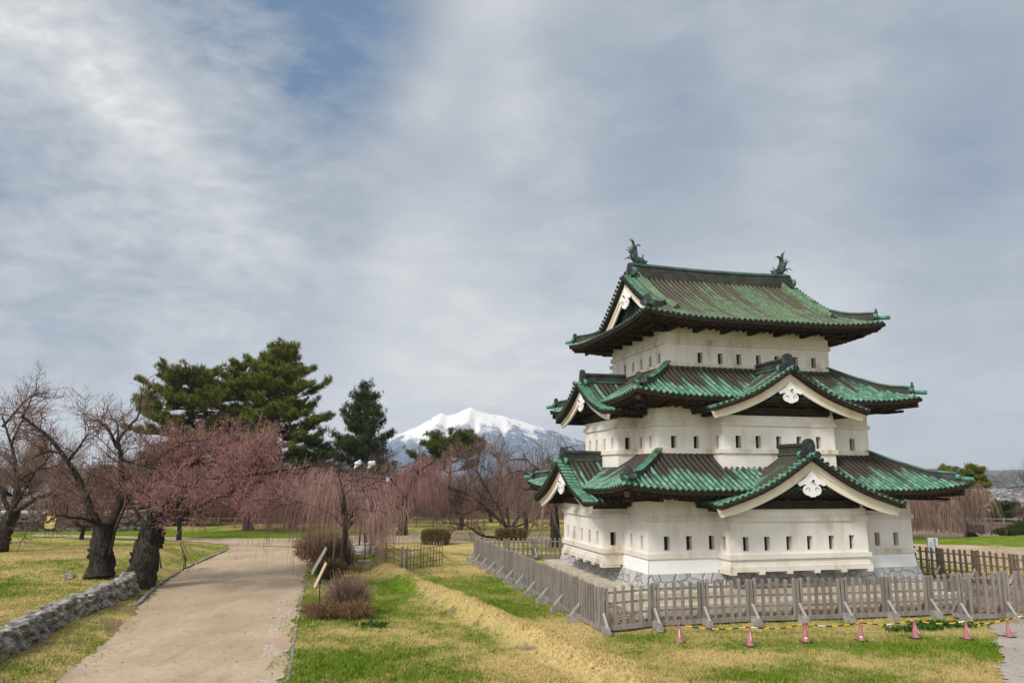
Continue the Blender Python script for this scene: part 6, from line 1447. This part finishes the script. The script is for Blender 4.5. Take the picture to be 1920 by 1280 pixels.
BUSH_G = m_needle('bush leaves', (0.085, 0.062, 0.026), (0.14, 0.10, 0.042), (0.22, 0.16, 0.07)); BUSH_R = m_needle('russet bush leaves', (0.15, 0.085, 0.045), (0.22, 0.13, 0.07), (0.30, 0.19, 0.10)); BUSH_D = m_needle('dark clipped leaves', (0.014, 0.028, 0.010), (0.03, 0.05, 0.015), (0.07, 0.09, 0.025)); WEED = m_needle('weed leaves', (0.02, 0.06, 0.012), (0.04, 0.10, 0.02), (0.07, 0.15, 0.03))
p = gnd(648, 1158); shrub('bare grey shrub of fine dense twigs on the lawn by the path', onground(-6.85, 32.6), 1.0, .9, 1.6, 1500, TW_BROWN, up=.9, r=.007, twig=.75, group='shrubs on the lawns')
shrub('low russet bush spreading at the foot of the bare grey shrub', onground(-7.6, 31.9), 1.1, .75, .7, 1400, BUSH_R, leaf=.05, up=.4, r=.006, twig=.3, group='shrubs on the lawns')
shrub('low brown bush right of the russet one under the bare shrub', onground(-6.3, 31.7), .8, .65, .75, 900, BUSH_R, leaf=.05, up=.4, r=.006, twig=.3, group='shrubs on the lawns')
shrub('rounded russet bush behind the white tilted board', onground(-12.2, 50.0), 1.9, 1.7, 2.2, 4200, BUSH_R, leaf=.09, group='shrubs on the lawns', up=.3)
shrub('olive brown rounded bush around the weeping cherry trunk', onground(-11.0, 47.6), 1.3, 1.2, 1.6, 2600, BUSH_G, leaf=.08, group='shrubs on the lawns', up=.3)
shrub('small olive bush under the struts of the white tilted board', onground(-10.2, 43.4), 1.0, .9, 1.1, 1400, BUSH_G, leaf=.07, group='shrubs on the lawns', up=.3)
h1 = shrub('clipped low hedge block standing on the lawn left of the bowed cherry', onground(-6.4, 64.8), 1.15, .8, 1.25, 3600, BUSH_G, leaf=.08, box=True, group='clipped hedges', name='hedge', cat='hedge', up=.2, twig=.25)
again(h1, 'clipped low hedge block under the bowed cherry next to the keep', onground(.0, 68.8), .2, (1.2, 1, .85))
for i, (x, y, s, lb) in enumerate([(46.0, 71.0, (1.3, .8, .5), 'lowest clipped cloud of the dark shrub by the pale rocks'), (47.7, 71.6, (1.7, 1.0, .75), 'largest clipped cloud of the dark shrub by the pale rocks'), (49.1, 72.3, (1.4, .9, 1.15), 'topmost clipped cloud of the dark shrub by the pale rocks')]):
    shrub(lb, onground(x, y) + (0, 0, .2 + .12 * i), s[0], s[1], s[2] * 1.3, 1600, BUSH_D, leaf=.09, group='clipped cloud shrubs', up=.2, twig=.25)
for i, (x, y, s, lb) in enumerate([(49.6, 71.0, (1.1, .8, .8), 'pale mottled rock under the clipped cloud shrub'), (50.8, 70.8, (.8, .7, .6), 'smaller pale rock at the end of the clipped shrub'), (53.6, 71.2, (1.2, .8, .6), 'brown rock at the right edge of the oval lawn')]):
    m = MB(); stone(m, (0, 0, s[2] * .35), s, i, .25); o = m.build('boulder', simple('pale rock', (.16, .14, .12), (.45, .43, .40), 4, .9, bump=.5)); o.location = onground(x, y) + (0, 0, .25); tag(o, lb, 'rock')
for i, (px, py, n, lb) in enumerate([(1690, 1180, 60, 'small leafy weed clump left of the weed-covered footing'), (1772, 1172, 240, 'broad leafy weed patch in front of the right fence footing'), (1750, 1176, 80, 'dark leafy weeds close against the fence foot block'), (700, 1172, 50, 'little weed clump in the grass right of the russet bush')]):
    q = gnd(px, py + 4); t = thing('weed_clump', onground(q[0], q[1]), 0, lb, 'weeds', 'leafy weeds')
    mb = MB(); c = np.column_stack([rng.normal(0, .30 if n < 100 else .62, n), rng.normal(0, .16, n), .03 + .12 * rng.random(n)]); tufts(mb, c, np.tile([0, 0, 1.], (n, 1)) + rng.normal(0, .5, (n, 3)), 5, .17, .045, rng.random(n)); mb.build('leaves', WEED, t)
# props under the old branches
for (x0, y0, x1, y1, dep, lb) in [(1010, 1010, 1022, 930, 60.5, 'pale upright pole propping the weeping cherry behind the keep'), (985, 1012, 1012, 955, 62, 'slanting prop pole left of the weeping cherry behind the keep'), (1052, 1010, 1035, 960, 62, 'slanting prop pole right of the weeping cherry behind the keep'), (302, 1065, 294, 1010, 46.5, 'short prop pole leaning on the twisted cherry trunk')]:
    a, b = at(x0, y0, dep), at(x1, y1, dep); m = MB(); m.cyl((0, 0, 0), b - a, .055, 7, k=.2); o = m.build('prop_pole', PALEWOOD if 'pale' in lb else BROWNWOOD); o.location = a; tag(o, lb, 'prop pole', 'poles propping the old trees')

# --- tangled undergrowth on the hillside just beyond the rail fences: too many stems to count
def thicket():
    n = 30000; x = -75 + 160 * rng.random(n); y = 0 * x; rr_ = 100 + 14 * rng.random(n); rr_ = rr_ - 12 * smooth(x, 25, 50); y = np.sqrt(np.maximum(rr_ ** 2 - x ** 2, 900))
    p = np.column_stack([x, y, height(x, y)]); hh = (1.4 + 1.6 * (wob(x, y, .25, 3) * .5 + .5)) * (.4 + .6 * rng.random(n)) * (1 - .55 * smooth(x, 38, 50)); d = unit(np.column_stack([rng.normal(0, .5, (n, 2)), np.ones(n)]))
    p[:, 2] += hh * .55 * rng.random(n)
    S = curve_from(p, d, hh, 5, rng.normal(0, .3, (n, 3)), .2); mb = MB(); mb.tubes(S, .028 * np.linspace(1, .4, 5)[None] * np.ones((n, 1)), 3, smooth=False, k=np.repeat(rng.random((n, 1)), 5, 1))
    return tag(mb.build('undergrowth', TW_BROWN), kind='stuff')
thicket()
